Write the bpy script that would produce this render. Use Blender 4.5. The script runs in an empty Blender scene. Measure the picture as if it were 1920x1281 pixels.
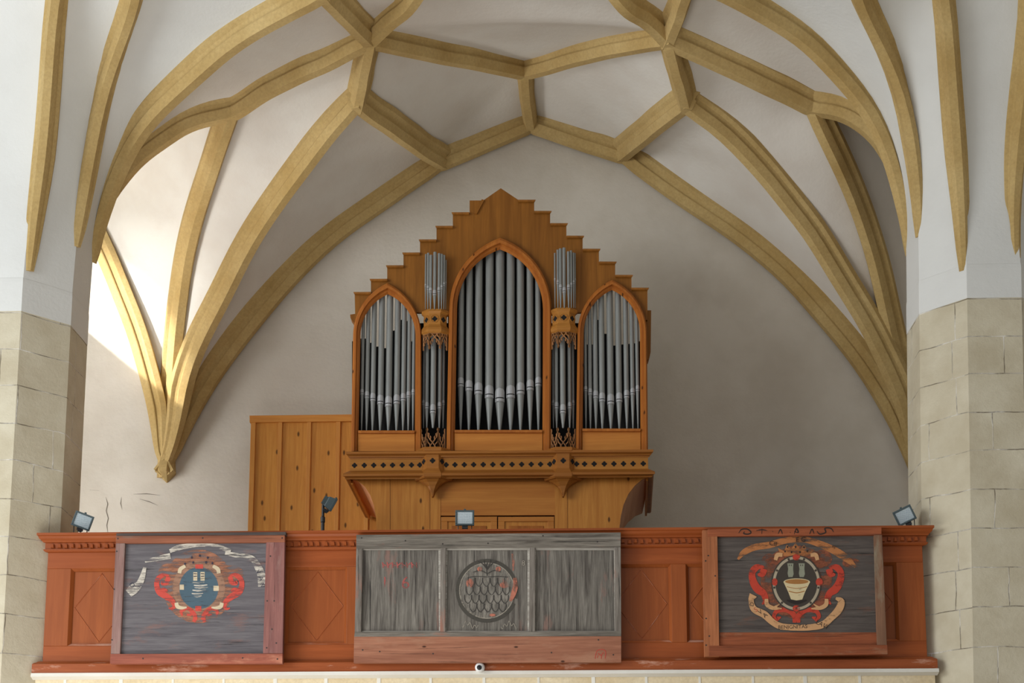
import bpy, bmesh, math, random
from mathutils import Vector, Matrix
random.seed(7)
scene = bpy.context.scene
COL = scene.collection

# ------------------------------------------------------------------ camera
F, CX, CY, EYE = 2700.0, 960.0, 1263.0, 1.6
YAW, PITCH = math.radians(1.9), math.radians(9.0)
ROT = Matrix.Rotation(YAW, 3, 'Z') @ Matrix.Rotation(math.radians(90) + PITCH, 3, 'X')
ORG = Vector((0, 0, EYE))
cam_d = bpy.data.cameras.new('camera')
cam = bpy.data.objects.new('camera', cam_d)
COL.objects.link(cam)
cam.location = ORG
cam.rotation_euler = ROT.to_euler()
cam_d.sensor_width = 36.0
cam_d.sensor_fit = 'HORIZONTAL'
cam_d.lens = 36.0 * F / 1920.0
cam_d.shift_y = (CY - 640.5) / 1920.0
cam_d.clip_end = 200
scene.camera = cam

def ray(px, py):
    return ROT @ Vector(((px - CX) / F, -(py - CY) / F, -1.0))

def P(px, py, Y):
    """point of the vertical plane y = Y that stands behind a spot of the photograph"""
    d = ray(px, py)
    t = Y / d.y
    return Vector((d.x * t, Y, EYE + d.z * t))

# ------------------------------------------------------------------ mesh collector
class MB:
    def __init__(self):
        self.v, self.f, self.m, self.uv = [], [], [], {}
    def vert(self, p):
        self.v.append(Vector(p)); return len(self.v) - 1
    def face(self, idx, m=0):
        self.f.append(list(idx)); self.m.append(m)
    def poly(self, pts, m=0):
        self.face([self.vert(p) for p in pts], m)
    def loft(self, rings, m=0, close=True, cap0=True, cap1=True):
        R = [[self.vert(p) for p in r] for r in rings]
        n = len(R[0])
        for a, b in zip(R, R[1:]):
            for i in range(n if close else n - 1):
                j = (i + 1) % n
                self.face([a[i], a[j], b[j], b[i]], m)
        if cap0: self.face(R[0][::-1], m)
        if cap1: self.face(R[-1], m)
    def extrude(self, pts, vec, m=0):
        vec = Vector(vec)
        self.loft([[Vector(p) for p in pts], [Vector(p) + vec for p in pts]], m)
    def prism(self, pix, Y, depth, m=0):
        """polygon of photo spots on plane Y, running back by depth"""
        self.extrude([P(x, y, Y) for x, y in pix], (0, depth, 0), m)
    def rect(self, x0, y0, x1, y1, Y, depth, m=0):
        self.prism([(x0, y0), (x1, y0), (x1, y1), (x0, y1)], Y, depth, m)
    def box(self, a, b, m=0):
        (x0, y0, z0), (x1, y1, z1) = a, b
        self.extrude([(x0, y0, z0), (x1, y0, z0), (x1, y0, z1), (x0, y0, z1)], (0, y1 - y0, 0), m)
    def lathe(self, c, prof, n=16, m=0):
        """profile of (radius, z) about a vertical axis through c"""
        rings = [[(c[0] + r * math.cos(2 * math.pi * i / n), c[1] + r * math.sin(2 * math.pi * i / n), c[2] + z) for i in range(n)] for r, z in prof]
        self.loft(rings, m)
    def tube(self, pts, r, n=8, m=0):
        pts = [Vector(p) for p in pts]
        rings = []
        for i, p in enumerate(pts):
            t = (pts[min(i + 1, len(pts) - 1)] - pts[max(i - 1, 0)]).normalized()
            a = Vector((0, 0, 1)) if abs(t.z) < .9 else Vector((1, 0, 0))
            u = t.cross(a).normalized(); w = u.cross(t)
            rings.append([p + r * (math.cos(2 * math.pi * k / n) * u + math.sin(2 * math.pi * k / n) * w) for k in range(n)])
        self.loft(rings, m)
    def build(self, name, mats, parent=None, smooth=False, bevel=0, angle=35, flip=True):
        me = bpy.data.meshes.new(name)
        off = parent_origin(parent)
        me.from_pydata([tuple(p - off) for p in self.v], [], self.f)
        if not isinstance(mats, (list, tuple)): mats = [mats]
        for mt in mats: me.materials.append(mt)
        me.polygons.foreach_set('material_index', self.m)
        if self.uv:
            lay = me.uv_layers.new(name='uv')
            for pl in me.polygons:
                for li, vi in zip(pl.loop_indices, pl.vertices):
                    lay.data[li].uv = self.uv.get(vi, (0, 0))
        if flip:
            bm = bmesh.new(); bm.from_mesh(me)
            bmesh.ops.recalc_face_normals(bm, faces=bm.faces[:])
            bm.to_mesh(me); bm.free()
        me.update()
        if smooth:
            me.shade_smooth()
            me.set_sharp_from_angle(angle=math.radians(angle))
        o = bpy.data.objects.new(name, me)
        COL.objects.link(o)
        if parent: o.parent = parent
        if bevel:
            md = o.modifiers.new('bevel', 'BEVEL'); md.width = bevel; md.segments = 2; md.limit_method = 'ANGLE'
            md.angle_limit = math.radians(40)
        return o

def parent_origin(p):
    v = Vector((0, 0, 0))
    while p is not None:
        v += p.location; p = p.parent
    return v

def tag(o, label, cat, group=None):
    o['label'] = label; o['category'] = cat
    if group: o['group'] = group
    return o
def thing(name, label, cat, loc=(0, 0, 0), group=None):
    o = bpy.data.objects.new(name, None); COL.objects.link(o)
    o.location = Vector(loc); o.empty_display_size = .2
    return tag(o, label, cat, group)
def structure(o):
    o['kind'] = 'structure'; return o

# ------------------------------------------------------------------ materials
def srgb(r, g, b):
    f = lambda c: (c / 255 / 12.92) if c / 255 <= .04045 else ((c / 255 + .055) / 1.055) ** 2.4
    return (f(r), f(g), f(b), 1)
def nt(name):
    m = bpy.data.materials.new(name); m.use_nodes = True
    t = m.node_tree; t.nodes.clear()
    out = t.nodes.new('ShaderNodeOutputMaterial'); b = t.nodes.new('ShaderNodeBsdfPrincipled')
    t.links.new(b.outputs[0], out.inputs[0])
    return m, t, b, out
def N(t, kind, **kw):
    n = t.nodes.new(kind)
    for k, v in kw.items():
        if k in n.inputs: n.inputs[k].default_value = v
        else: setattr(n, k, v)
    return n
def coords(t, scale=(1, 1, 1), src='Object', rot=(0, 0, 0)):
    tc = N(t, 'ShaderNodeTexCoord'); mp = N(t, 'ShaderNodeMapping')
    mp.inputs['Scale'].default_value = scale; mp.inputs['Rotation'].default_value = rot
    t.links.new(tc.outputs[src], mp.inputs[0]); return mp.outputs[0]
def ramp(t, fac, stops):
    r = N(t, 'ShaderNodeValToRGB'); e = r.color_ramp.elements
    while len(e) < len(stops): e.new(.5)
    for el, (p, c) in zip(e, stops): el.position = p; el.color = c
    t.links.new(fac, r.inputs[0]); return r.outputs[0]
def mix(t, fac, a, b, mode='MIX'):
    n = N(t, 'ShaderNodeMix', data_type='RGBA', blend_type=mode)
    for sock, v in ((0, fac), (6, a), (7, b)):
        if hasattr(v, 'links') or hasattr(v, 'is_output'): t.links.new(v, n.inputs[sock])
        else: n.inputs[sock].default_value = v
    return n.outputs[2]
def noise(t, vec, scale, detail=4, rough=.55, dist=0.0):
    n = N(t, 'ShaderNodeTexNoise'); n.inputs['Scale'].default_value = scale; n.inputs['Detail'].default_value = detail
    n.inputs['Roughness'].default_value = rough; n.inputs['Distortion'].default_value = dist
    t.links.new(vec, n.inputs['Vector']); return n.outputs['Fac']
def bump(t, b, h, strength=.2, dist=.01):
    n = N(t, 'ShaderNodeBump'); n.inputs['Strength'].default_value = strength; n.inputs['Distance'].default_value = dist
    t.links.new(h, n.inputs['Height']); t.links.new(n.outputs[0], b.inputs['Normal'])
W1 = (1, 1, 1, 1); K1 = (0, 0, 0, 1)

def m_plain(name, col, rough=.6, metal=0.0, emit=0):
    m, t, b, o = nt(name)
    v = coords(t); n = noise(t, v, 14, 3)
    c = mix(t, ramp(t, n, [(.3, K1), (.7, W1)]), tuple(x * .86 for x in col[:3]) + (1,), col)
    t.links.new(c, b.inputs['Base Color']); b.inputs['Roughness'].default_value = rough; b.inputs['Metallic'].default_value = metal
    return m
def m_plaster(name, col, stain, s=1.0, bmp=.25):
    m, t, b, o = nt(name)
    v = coords(t)
    big = noise(t, v, .55 * s, 5, .6); mid = noise(t, v, 2.2 * s, 5, .6); fine = noise(t, v, 26, 4, .6)
    c = mix(t, ramp(t, big, [(.35, K1), (.75, W1)]), col, stain)
    c = mix(t, ramp(t, mid, [(.45, K1), (.85, (.45, .45, .45, 1))]), c, stain)
    t.links.new(c, b.inputs['Base Color']); b.inputs['Roughness'].default_value = .9
    h = mix(t, .35, mid, fine); bump(t, b, h, bmp, .03)
    return m
def m_stone(name, light, dark, s=3.0, bmp=.4):
    m, t, b, o = nt(name)
    v = coords(t)
    a = noise(t, v, s, 6, .65); f = noise(t, v, 38, 5, .65)
    c = mix(t, ramp(t, a, [(.32, K1), (.68, W1)]), dark, light)
    c = mix(t, ramp(t, f, [(.3, (.35, .35, .35, 1)), (.62, K1)]), c, tuple(x * .6 for x in dark[:3]) + (1,))
    t.links.new(c, b.inputs['Base Color']); b.inputs['Roughness'].default_value = .9
    bump(t, b, mix(t, .5, a, f), bmp, .02)
    return m
def m_ashlar(name, light, dark, joint):
    m, t, b, o = nt(name)
    uv = coords(t, src='UV'); v = coords(t)
    nz = N(t, 'ShaderNodeTexNoise'); nz.inputs['Scale'].default_value = 2.5; nz.inputs['Detail'].default_value = 4
    t.links.new(uv, nz.inputs['Vector'])
    vm = N(t, 'ShaderNodeVectorMath', operation='SCALE'); t.links.new(nz.outputs['Color'], vm.inputs[0]); vm.inputs[3].default_value = .05
    va = N(t, 'ShaderNodeVectorMath', operation='ADD'); t.links.new(uv, va.inputs[0]); t.links.new(vm.outputs[0], va.inputs[1])
    br = N(t, 'ShaderNodeTexBrick'); t.links.new(va.outputs[0], br.inputs['Vector'])
    br.inputs['Scale'].default_value = 1; br.inputs['Brick Width'].default_value = .62; br.inputs['Row Height'].default_value = .335
    br.inputs['Mortar Size'].default_value = .0055; br.inputs['Mortar Smooth'].default_value = .6; br.offset = .43; br.squash = 1.3; br.squash_frequency = 3
    br.inputs['Color1'].default_value = light; br.inputs['Color2'].default_value = tuple(x * .93 for x in light[:3]) + (1,)
    br.inputs['Mortar'].default_value = W1
    a = noise(t, v, 2.2, 6, .62); f = noise(t, v, 30, 6, .7)
    c = mix(t, ramp(t, a, [(.35, K1), (.7, W1)]), dark, br.outputs['Color'])
    jm = noise(t, v, 5, 4, .6)
    jf = N(t, 'ShaderNodeMath', operation='MULTIPLY'); t.links.new(br.outputs['Fac'], jf.inputs[0]); t.links.new(ramp(t, jm, [(.42, (.12, .12, .12, 1)), (.62, W1)]), jf.inputs[1])
    c = mix(t, jf.outputs[0], c, joint)
    t.links.new(c, b.inputs['Base Color']); b.inputs['Roughness'].default_value = .95
    s = N(t, 'ShaderNodeMath', operation='SUBTRACT'); t.links.new(mix(t, .5, a, f), s.inputs[0]); t.links.new(jf.outputs[0], s.inputs[1])
    bump(t, b, s.outputs[0], .45, .02)
    return m
def m_wood(name, light, dark, axis='Z', fine=1.0, rough=.5, knots=.0, wear=None, wear_amt=.5, bmp=.12, cracks=0):
    """grain runs along axis; optional knots, grey or red wear patches, dark cracks"""
    m, t, b, o = nt(name)
    k = {'X': (.35, 6, 6), 'Z': (6, 6, .35), 'Y': (6, .35, 6)}[axis]
    v = coords(t, k); v1 = coords(t)
    g = noise(t, v, 3.2 * fine, 8, .62, .6); g2 = noise(t, v, 14 * fine, 4, .6)
    big = noise(t, v1, 1.6, 4)
    c = mix(t, ramp(t, g, [(.34, K1), (.66, W1)]), dark, light)
    c = mix(t, ramp(t, g2, [(.4, (.35, .35, .35, 1)), (.6, K1)]), c, dark)
    c = mix(t, ramp(t, big, [(.4, K1), (.8, (.45, .45, .45, 1))]), c, dark)
    if wear:
        wv = coords(t, {'X': (.6, 2.2, 2.2), 'Z': (2.2, 2.2, .6), 'Y': (2, .6, 2)}[axis])
        w = noise(t, wv, 3.0, 7, .68)
        c = mix(t, ramp(t, w, [(.60 - .2 * wear_amt, K1), (.68, (.9, .9, .9, 1))]), c, wear)
    if cracks:
        cv = coords(t, {'X': (.25, 10, 10), 'Z': (10, 10, .25), 'Y': (10, .25, 10)}[axis])
        cr = noise(t, cv, 4, 6, .7)
        c = mix(t, ramp(t, cr, [(.34, (cracks, cracks, cracks, 1)), (.42, K1)]), c, (.01, .009, .008, 1))
    if knots:
        kv = coords(t, {'X': (1.5, 3.4, 3.4), 'Z': (3.4, 3.4, 1.5), 'Y': (3.4, 1.5, 3.4)}[axis], rot=(math.radians(90), 0, 0))
        vo = N(t, 'ShaderNodeTexVoronoi'); vo.voronoi_dimensions = '2D'; vo.inputs['Scale'].default_value = 1.7; t.links.new(kv, vo.inputs['Vector'])
        sel = N(t, 'ShaderNodeSeparateColor'); t.links.new(vo.outputs['Color'], sel.inputs[0])
        gate = N(t, 'ShaderNodeMath', operation='MULTIPLY'); t.links.new(ramp(t, sel.outputs[0], [(.52, K1), (.55, W1)]), gate.inputs[0])
        t.links.new(ramp(t, vo.outputs['Distance'], [(knots * .3, W1), (knots * .65, K1)]), gate.inputs[1])
        c = mix(t, gate.outputs[0], c, tuple(x * .25 for x in dark[:3]) + (1,))
    t.links.new(c, b.inputs['Base Color']); b.inputs['Roughness'].default_value = rough; b.inputs['Specular IOR Level'].default_value = .22
    bump(t, b, mix(t, .5, g, g2), bmp, .006)
    return m
def m_paint(name, col, wear=.5, scale=(3, 3, 22)):
    """old paint rubbed away in patches so the board shows through"""
    m, t, b, o = nt(name)
    v = coords(t); vs = coords(t, scale)
    n = noise(t, vs, 1.6, 7, .7); n2 = noise(t, v, 9, 5)
    c = mix(t, n2, tuple(x * .7 for x in col[:3]) + (1,), col)
    t.links.new(c, b.inputs['Base Color']); b.inputs['Roughness'].default_value = .75
    tr = N(t, 'ShaderNodeBsdfTransparent'); ms = N(t, 'ShaderNodeMixShader')
    lo = .2 + .35 * wear
    f = ramp(t, n, [(lo, K1), (lo + .16, W1)])
    t.links.new(f, ms.inputs[0]); t.links.new(tr.outputs[0], ms.inputs[1]); t.links.new(b.outputs[0], ms.inputs[2]); t.links.new(ms.outputs[0], o.inputs[0])
    return m
# ------------------------------------------------------------------ vault
M_PLASTER = m_plaster('lime plaster', srgb(222, 219, 212), srgb(206, 198, 188))
M_WALL = m_plaster('wall plaster', srgb(214, 208, 197), srgb(194, 186, 172))
M_PIER = m_plaster('pier plaster', srgb(223, 225, 223), srgb(210, 211, 208), .8)
M_RIB = m_stone('ochre rib stone', srgb(201, 175, 120), srgb(178, 148, 90), 1.6, .2)
M_ASH = m_ashlar('pillar ashlar', srgb(215, 208, 186), srgb(191, 181, 156), srgb(122, 112, 92))
WY = 14.8            # west wall plane
UP = Vector((0, 0, 1))
nodes = dict(N1=P(437, 224, 12.8), N2=P(693, 90, 12.05), N3=P(670, 209, 12.8), N4=P(829, 319, WY - .1), N5=P(995, 248, WY - .1), N6=P(983, 148, 13.7),
             N7=P(1165, 305, WY - .1), N8=P(1253, 90, 12.15), N9=P(1286, 210, 12.95), N10=P(1519, 214, 12.9), N11=P(606, 4, 11.05), N12=P(1296, -26, 11.2),
             K=P(309, 886, WY - .1), RK=P(1726, 930, WY - .1), M6=Vector((-.33, 10.45, 9.95)), Q=Vector((-1.5, 8.6, 9.55)), RQ=Vector((.7, 8.6, 9.55)),
             SC=P(176, 492, 12.54), SB=P(143, 462, 12.08), SA=P(54, 507, 11.77), SD=P(179, 480, 12.86), SZ=Vector((-5.13, 11.77, 7.0)),
             TC=P(1702, 477, 12.54), TB=P(1724, 443, 12.08), TA=P(1808, 507, 11.77), TF=P(1908, 501, 11.77), TD=P(1698, 480, 12.86),
             H=Vector((-5.6, WY - .1, 9.2)), RH=Vector((5.0, WY - .1, 9.3)),
             EB=Vector((-2.6, 8.4, 9.75)), EA=Vector((-3.6, 7.6, 9.9)), EZ=Vector((-5.9, 7.6, 9.9)), FB=Vector((1.6, 8.4, 9.75)), FA=Vector((2.7, 7.6, 9.9)), FF=Vector((4.6, 7.6, 9.9)))
def catmull(p, m):
    q = [2 * p[0] - p[1]] + p + [2 * p[-1] - p[-2]]
    out = []
    for i in range(1, len(q) - 2):
        for k in range(6):
            t = k / 6; a, b, c, d = q[i - 1:i + 3]
            out.append(.5 * ((2 * b) + (c - a) * t + (2 * a - 5 * b + 4 * c - d) * t * t + (3 * b - a - 3 * c + d) * t ** 3))
    out.append(p[-1].copy())
    return resample(out, m)
def resample(p, m):
    L = [0]
    for a, b in zip(p, p[1:]): L.append(L[-1] + (b - a).length)
    out = []; j = 0
    for i in range(m):
        s = L[-1] * i / (m - 1)
        while j < len(L) - 2 and L[j + 1] < s: j += 1
        d = L[j + 1] - L[j]
        out.append(p[j].lerp(p[j + 1], min(1, max(0, (s - L[j]) / d if d else 0))))
    return out
RIBS = {}
def rib(name, a, b, pts, Ys=None, m=30, out=None, smooth=2, side=None):
    """soffit line of a rib through photo spots; a rib stands in one vertical plane between its two nodes"""
    A, B = nodes[a], nodes[b]
    h = Vector((B.x - A.x, B.y - A.y, 0)).normalized()
    s = side or h.cross(UP)
    L = [0]; full = [None] + list(pts)
    cur = [A]
    for i, (x, y) in enumerate(pts):
        if Ys: cur.append(P(x, y, Ys[i])); continue
        d = ray(x, y)
        cond = abs(d.normalized().dot(s))
        if cond > .2:
            t = (A - ORG).dot(s) / d.dot(s); cur.append(ORG + d * t)
        else:
            f = (i + 1) / (len(pts) + 1); cur.append(P(x, y, A.y + (B.y - A.y) * f))
    cur.append(B)
    c = catmull(cur, m)
    for _ in range(smooth):
        c = [c[0]] + [(c[i - 1] + 2 * c[i] + c[i + 1]) / 4 for i in range(1, m - 1)] + [c[-1]]
    nn = []
    for i in range(m):
        tg = (c[min(i + 1, m - 1)] - c[max(i - 1, 0)]).normalized()
        n = s.cross(tg).normalized()
        nn.append(n)
    mid = nn[m // 2]
    ref = out or Vector((0, 0, 1))
    if mid.dot(ref) < 0: nn = [-n for n in nn]
    RIBS[name] = dict(a=a, b=b, c=c, n=nn, s=s)
rib('left_wall_rib', 'K', 'N4', [(327, 876), (334, 860), (351, 816), (372, 778), (397, 732), (436, 676), (480, 620), (557, 528), (640, 449), (722, 391), (780, 350)])
rib('left_ridge_rib', 'N4', 'N5', [(909, 285)])
rib('right_ridge_rib', 'N5', 'N7', [(1088, 280)])
rib('right_wall_rib', 'N7', 'RK', [(1218, 345), (1290, 395), (1365, 444), (1440, 503), (1480, 540), (1520, 588), (1560, 634), (1597, 681), (1625, 722), (1652, 768), (1674, 808), (1692, 850), (1703, 878)])
rib('e3', 'K', 'N3', [(322, 862), (331, 830), (345, 785), (355, 735), (372, 676), (397, 620), (429, 560), (478, 460), (525, 388), (580, 318), (636, 244)])
rib('e2', 'K', 'N1', [(312, 860), (320, 780), (331, 680), (343, 574), (352, 500), (368, 430), (388, 360), (408, 300)], Ys=[14.69, 14.64, 14.53, 14.34, 14.13, 13.85, 13.5, 13.15])
rib('d', 'N1', 'SD', [(390, 233), (350, 247), (310, 274), (270, 305), (235, 342), (209, 380), (190, 425)])
rib('n1n2', 'N1', 'N2', [(500, 185), (560, 154), (633, 120)])
rib('n2n3', 'N2', 'N3', [(683, 145)])
rib('n3n4', 'N3', 'N4', [(743, 262)])
rib('n2n6', 'N2', 'N6', [(787, 109), (885, 128)])
rib('n6n5', 'N6', 'N5', [(988, 200)])
rib('n6n8', 'N6', 'N8', [(1108, 115), (1193, 97)])
rib('n7n9', 'N7', 'N9', [(1230, 253)])
rib('n8n9', 'N8', 'N9', [(1271, 154)])
rib('n8n10', 'N8', 'N10', [(1340, 128), (1440, 176), (1480, 194)])
rib('e3r', 'N9', 'RK', [(1340, 247), (1390, 298), (1440, 352), (1470, 392), (1510, 440), (1540, 490), (1575, 545), (1605, 592), (1626, 628), (1648, 680), (1670, 724), (1688, 778), (1701, 830)])
rib('e2r', 'N10', 'RK', [(1550, 280), (1580, 342), (1610, 412), (1633, 490), (1650, 570), (1663, 625), (1676, 680), (1687, 740), (1698, 804)], Ys=[13.1, 13.4, 13.72, 13.98, 14.2, 14.36, 14.48, 14.57, 14.64])
rib('dr', 'N10', 'TD', [(1565, 221), (1600, 238), (1630, 262), (1655, 298), (1676, 345), (1690, 410)])
rib('c', 'SC', 'N11', [(191, 435), (207, 380), (226, 335), (245, 296), (270, 257), (300, 220), (340, 182), (390, 138), (425, 106), (480, 67), (545, 34)])
rib('cr', 'TC', 'N12', [(1690, 410), (1676, 352), (1660, 300), (1630, 230), (1600, 185), (1550, 130), (1500, 82), (1440, 44), (1400, 23), (1350, -2)])
rib('n2n11', 'N2', 'N11', [(657, 56), (628, 26)])
rib('n8n12', 'N8', 'N12', [(1270, 46), (1284, 6)])
rib('n2m6', 'N2', 'M6', [(739, 45), (785, 0)])
rib('n8m6', 'N8', 'M6', [(1210, 48), (1147, 0)])
rib('n11q', 'N11', 'Q', [])
rib('n12q', 'N12', 'RQ', [])
rib('m6q', 'M6', 'Q', [])
rib('m6rq', 'M6', 'RQ', [])
rib('b', 'SB', 'EB', [(155, 390), (167, 310), (177, 240), (192, 170), (211, 110), (236, 50), (260, 0)], Ys=[12.05, 12.0, 11.92, 11.78, 11.6, 11.33, 11.05], smooth=12)
rib('br', 'TB', 'FB', [(1726, 390), (1720, 335), (1711, 275), (1702, 225), (1687, 165), (1662, 105), (1633, 52), (1604, 0)], Ys=[12.06, 12.03, 11.98, 11.9, 11.75, 11.55, 11.32, 11.02], smooth=8)
rib('a', 'SA', 'EA', [(66, 390), (80, 280), (90, 150), (99, 0), (112, -150)], Ys=[11.72, 11.62, 11.4, 11.02, 10.4])
rib('ar', 'TA', 'FA', [(1803, 390), (1797, 300), (1789, 200), (1780, 100), (1772, 0), (1760, -150)], Ys=[11.72, 11.64, 11.5, 11.28, 11.02, 10.4])
rib('fr', 'TF', 'FF', [(1904, 430), (1908, 350), (1920, 250), (1936, 120), (1950, 0), (1972, -150)], Ys=[11.74, 11.69, 11.58, 11.32, 11.02, 10.4])
rib('z', 'SZ', 'EZ', [(-75, 390), (-90, 280), (-110, 150), (-140, 0), (-180, -150)], Ys=[11.72, 11.62, 11.4, 11.02, 10.4])
rib('e1', 'K', 'H', [(293, 865), (287, 825), (277, 765), (260, 698), (239, 627), (213, 560), (199, 525), (179, 478), (140, 405)], out=Vector((1, 0, .6)))
# hidden far side of the side vaults
rib('hs', 'H', 'SD', [], Ys=[]); rib('hsr', 'RH', 'TD', [], Ys=[])
rib('e1r', 'RK', 'RH', [(1735, 760), (1790, 600)], out=Vector((-1, 0, .6)))
# web corners: one common point per node
acc = {}
for r in RIBS.values():
    acc.setdefault(r['a'], []).append(r['n'][0]); acc.setdefault(r['b'], []).append(r['n'][-1])
LIFT = .165
def lift(r, t):
    f = 1.0; m = len(r['c']); p = r['c'][round(t * (m - 1))]
    for nd, u, q0 in ((r['a'], t, r['c'][0]), (r['b'], 1 - t, r['c'][-1])):
        if nd[0] in 'ST':
            d = (p - q0).to_2d().length; f *= 1 - .97 * math.exp(-d / .15)
        elif nd in ('K', 'RK'):
            q = min(1, u / .2); f *= .3 + .7 * q
    return LIFT * f
qq = .553 * math.tan(math.pi / 8); FOOT = {}
for pre, px_, ss in (('S', -4.9, 1), ('T', 3.725 + .033 * .245, -1)):
    for nm_, x_, y_ in (('Z', -qq, -.553), ('A', qq, -.553), ('B', .553, -qq), ('C', .553, qq), ('D', qq, .553), ('F', -qq, -.553)): FOOT[pre + nm_] = (px_ + ss * x_, 12.31 + y_, 6.95)
for r in RIBS.values():
    m = len(r['c']); na = sum(acc[r['a']], Vector()).normalized(); nb = sum(acc[r['b']], Vector()).normalized()
    if r['a'] in ('K', 'RK') or r['a'][0] in 'ST': na = r['n'][0]
    if r['b'] in ('K', 'RK') or r['b'][0] in 'ST': nb = r['n'][-1]
    w = []
    for i in range(m):
        t = i / (m - 1); n = r['n'][i]
        fa = max(0, 1 - t / .15); fb = max(0, 1 - (1 - t) / .15)
        n = (n * (1 - fa) * (1 - fb) + na * fa + nb * fb).normalized()
        w.append(r['c'][i] + n * lift(r, t))
    for nd, k in ((r['a'], 0), (r['b'], -1)):
        if nd in FOOT:
            ft = Vector(FOOT[nd]); w[k] = ft
            for i in range(1, m):
                j = i if k == 0 else m - 1 - i
                q = min(1, max(0, (w[j].z - 7.0) / 1.0)); q = q * q * (3 - 2 * q)
                if q >= 1: break
                w[j] = Vector((ft.x + (w[j].x - ft.x) * q, ft.y + (w[j].y - ft.y) * q, w[j].z))
    r['w'] = w
def chain(*names):
    pts = []
    for nm in names:
        rv = nm.startswith('-'); r = RIBS[nm.lstrip('-')]
        w = r['w'][::-1] if rv else r['w']
        pts += w if not pts else w[1:]
    return pts
web = MB()
def cell(c1, c2, bulge=.035, nu=48, nv=14, up=None, mat=0):
    a = resample(c1, nu); b = resample(c2, nu)
    ax = Vector((-.3, 0, 5.2))
    ids = []
    for i in range(nu):
        row = []
        L = (b[i] - a[i]).length
        for j in range(nv):
            u = j / (nv - 1); p = a[i].lerp(b[i], u)
            d = up or Vector((p.x - ax.x, 0, p.z - ax.z)).normalized()
            row.append(web.vert(p + d * (bulge * L * min(1, (L / 1.3) ** 2) * 4 * u * (1 - u))))
        ids.append(row)
    for i in range(nu - 1):
        for j in range(nv - 1):
            web.face([ids[i][j], ids[i][j + 1], ids[i + 1][j + 1], ids[i + 1][j]], mat)
cell(chain('n2n6', 'n6n5'), chain('n2n3', 'n3n4', 'left_ridge_rib'))
cell(chain('-n6n8', 'n6n5'), chain('n8n9', '-n7n9', '-right_ridge_rib'))
cell(chain('n2n3', '-e3'), chain('-n1n2', '-e2'))
cell(chain('-e3'), chain('n3n4', '-left_wall_rib'))
cell(chain('n8n9', 'e3r'), chain('n8n10', 'e2r'))
cell(chain('e3r'), chain('-n7n9', 'right_wall_rib'))
cell(chain('-n1n2', 'd'), chain('n2n11', '-c'))
cell(chain('n8n10', 'dr'), chain('n8n12', '-cr'))
cell(chain('-n2n6', 'n2m6'), chain('n6n8', 'n8m6'))
cell(chain('n2n11', 'n11q'), chain('n2m6', 'm6q'))
cell(chain('n8n12', 'n12q'), chain('n8m6', 'm6rq'))
cell(chain('c', 'n11q'), chain('b'), mat=1)
cell(chain('b'), chain('a'), mat=1)
cell(chain('a'), chain('z'), mat=1)
cell(chain('cr', 'n12q'), chain('br'), mat=1)
cell(chain('br'), chain('ar'), mat=1)
cell(chain('ar'), chain('fr'), mat=1)
cell(chain('e1'), chain('e2'), .03)
cell(chain('e1r'), chain('-e2r'), .03)
cell(chain('-e1', ), chain('-e1',), 0) if False else None
cell([RIBS['e1']['w'][-1]] * 2 + RIBS['hs']['w'][1:], chain('d'), .0)
cell([RIBS['e1r']['w'][-1]] * 2 + RIBS['hsr']['w'][1:], chain('dr'), .0)
ceiling = structure(web.build('ceiling', [M_PLASTER, M_PIER], None, smooth=True, angle=60))
# ribs: chamfered bar with a hollow on each side
PROF = [(-.112, 1.0), (-.112, .74), (-.104, .70), (-.080, .62), (-.066, .50), (-.0625, .42), (-.074, .40), (-.076, .35), (-.045, .04), (-.040, .0), (.040, .0), (.045, .04), (.076, .35), (.074, .40), (.0625, .42), (.066, .50), (.080, .62), (.104, .70), (.112, .74), (.112, 1.0)]
for nm, r in RIBS.items():
    if nm in ('hs', 'hsr', 'z', 'n11q', 'n12q', 'm6q', 'm6rq', 'e1r'): continue
    mb = MB(); m = len(r['c']); rings = []
    s = r['s']; ph = random.random() * 9
    for i in range(m):
        c, n = r['c'][i], r['n'][i]; t = i / (m - 1)
        wob = .006 * math.sin(i * .33 + ph) + .003 * math.sin(i * .71 + ph * 2)
        if r['a'] in ('N3', 'N5', 'N6', 'N7', 'N8', 'N9', 'N4', 'N2') and m * (r['c'][0] - r['c'][-1]).length < 60: wob *= .4
        if i == 0 and r['a'][0] != 'S' and r['a'][0] != 'T': c = c - (r['c'][1] - c).normalized() * .05 + n * .014
        if i == m - 1: c = c + (c - r['c'][m - 2]).normalized() * .05 + n * .014
        L = lift(r, t); k = L / LIFT; D = L + .02 + .04 * k
        near = .86 if nm in ('a', 'ar', 'fr', 'b', 'br') else 1.0
        wx = near * (1.0 if not (r['a'][0] in 'ST' or r['b'][0] in 'ST') else .25 + .75 * math.sqrt(min(1, k * 1.4)))
        if r['a'] in ('K', 'RK') or r['b'] in ('K', 'RK'): wx *= .5 + .5 * (k - .3) / .7
        rings.append([c + s * (x * wx * (1 + wob * 3) + wob * k) + n * (y * D) for x, y in PROF])
    mb.loft(rings)
    mb.build('vault_rib', M_RIB, ceiling, smooth=True, angle=24)
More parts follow.
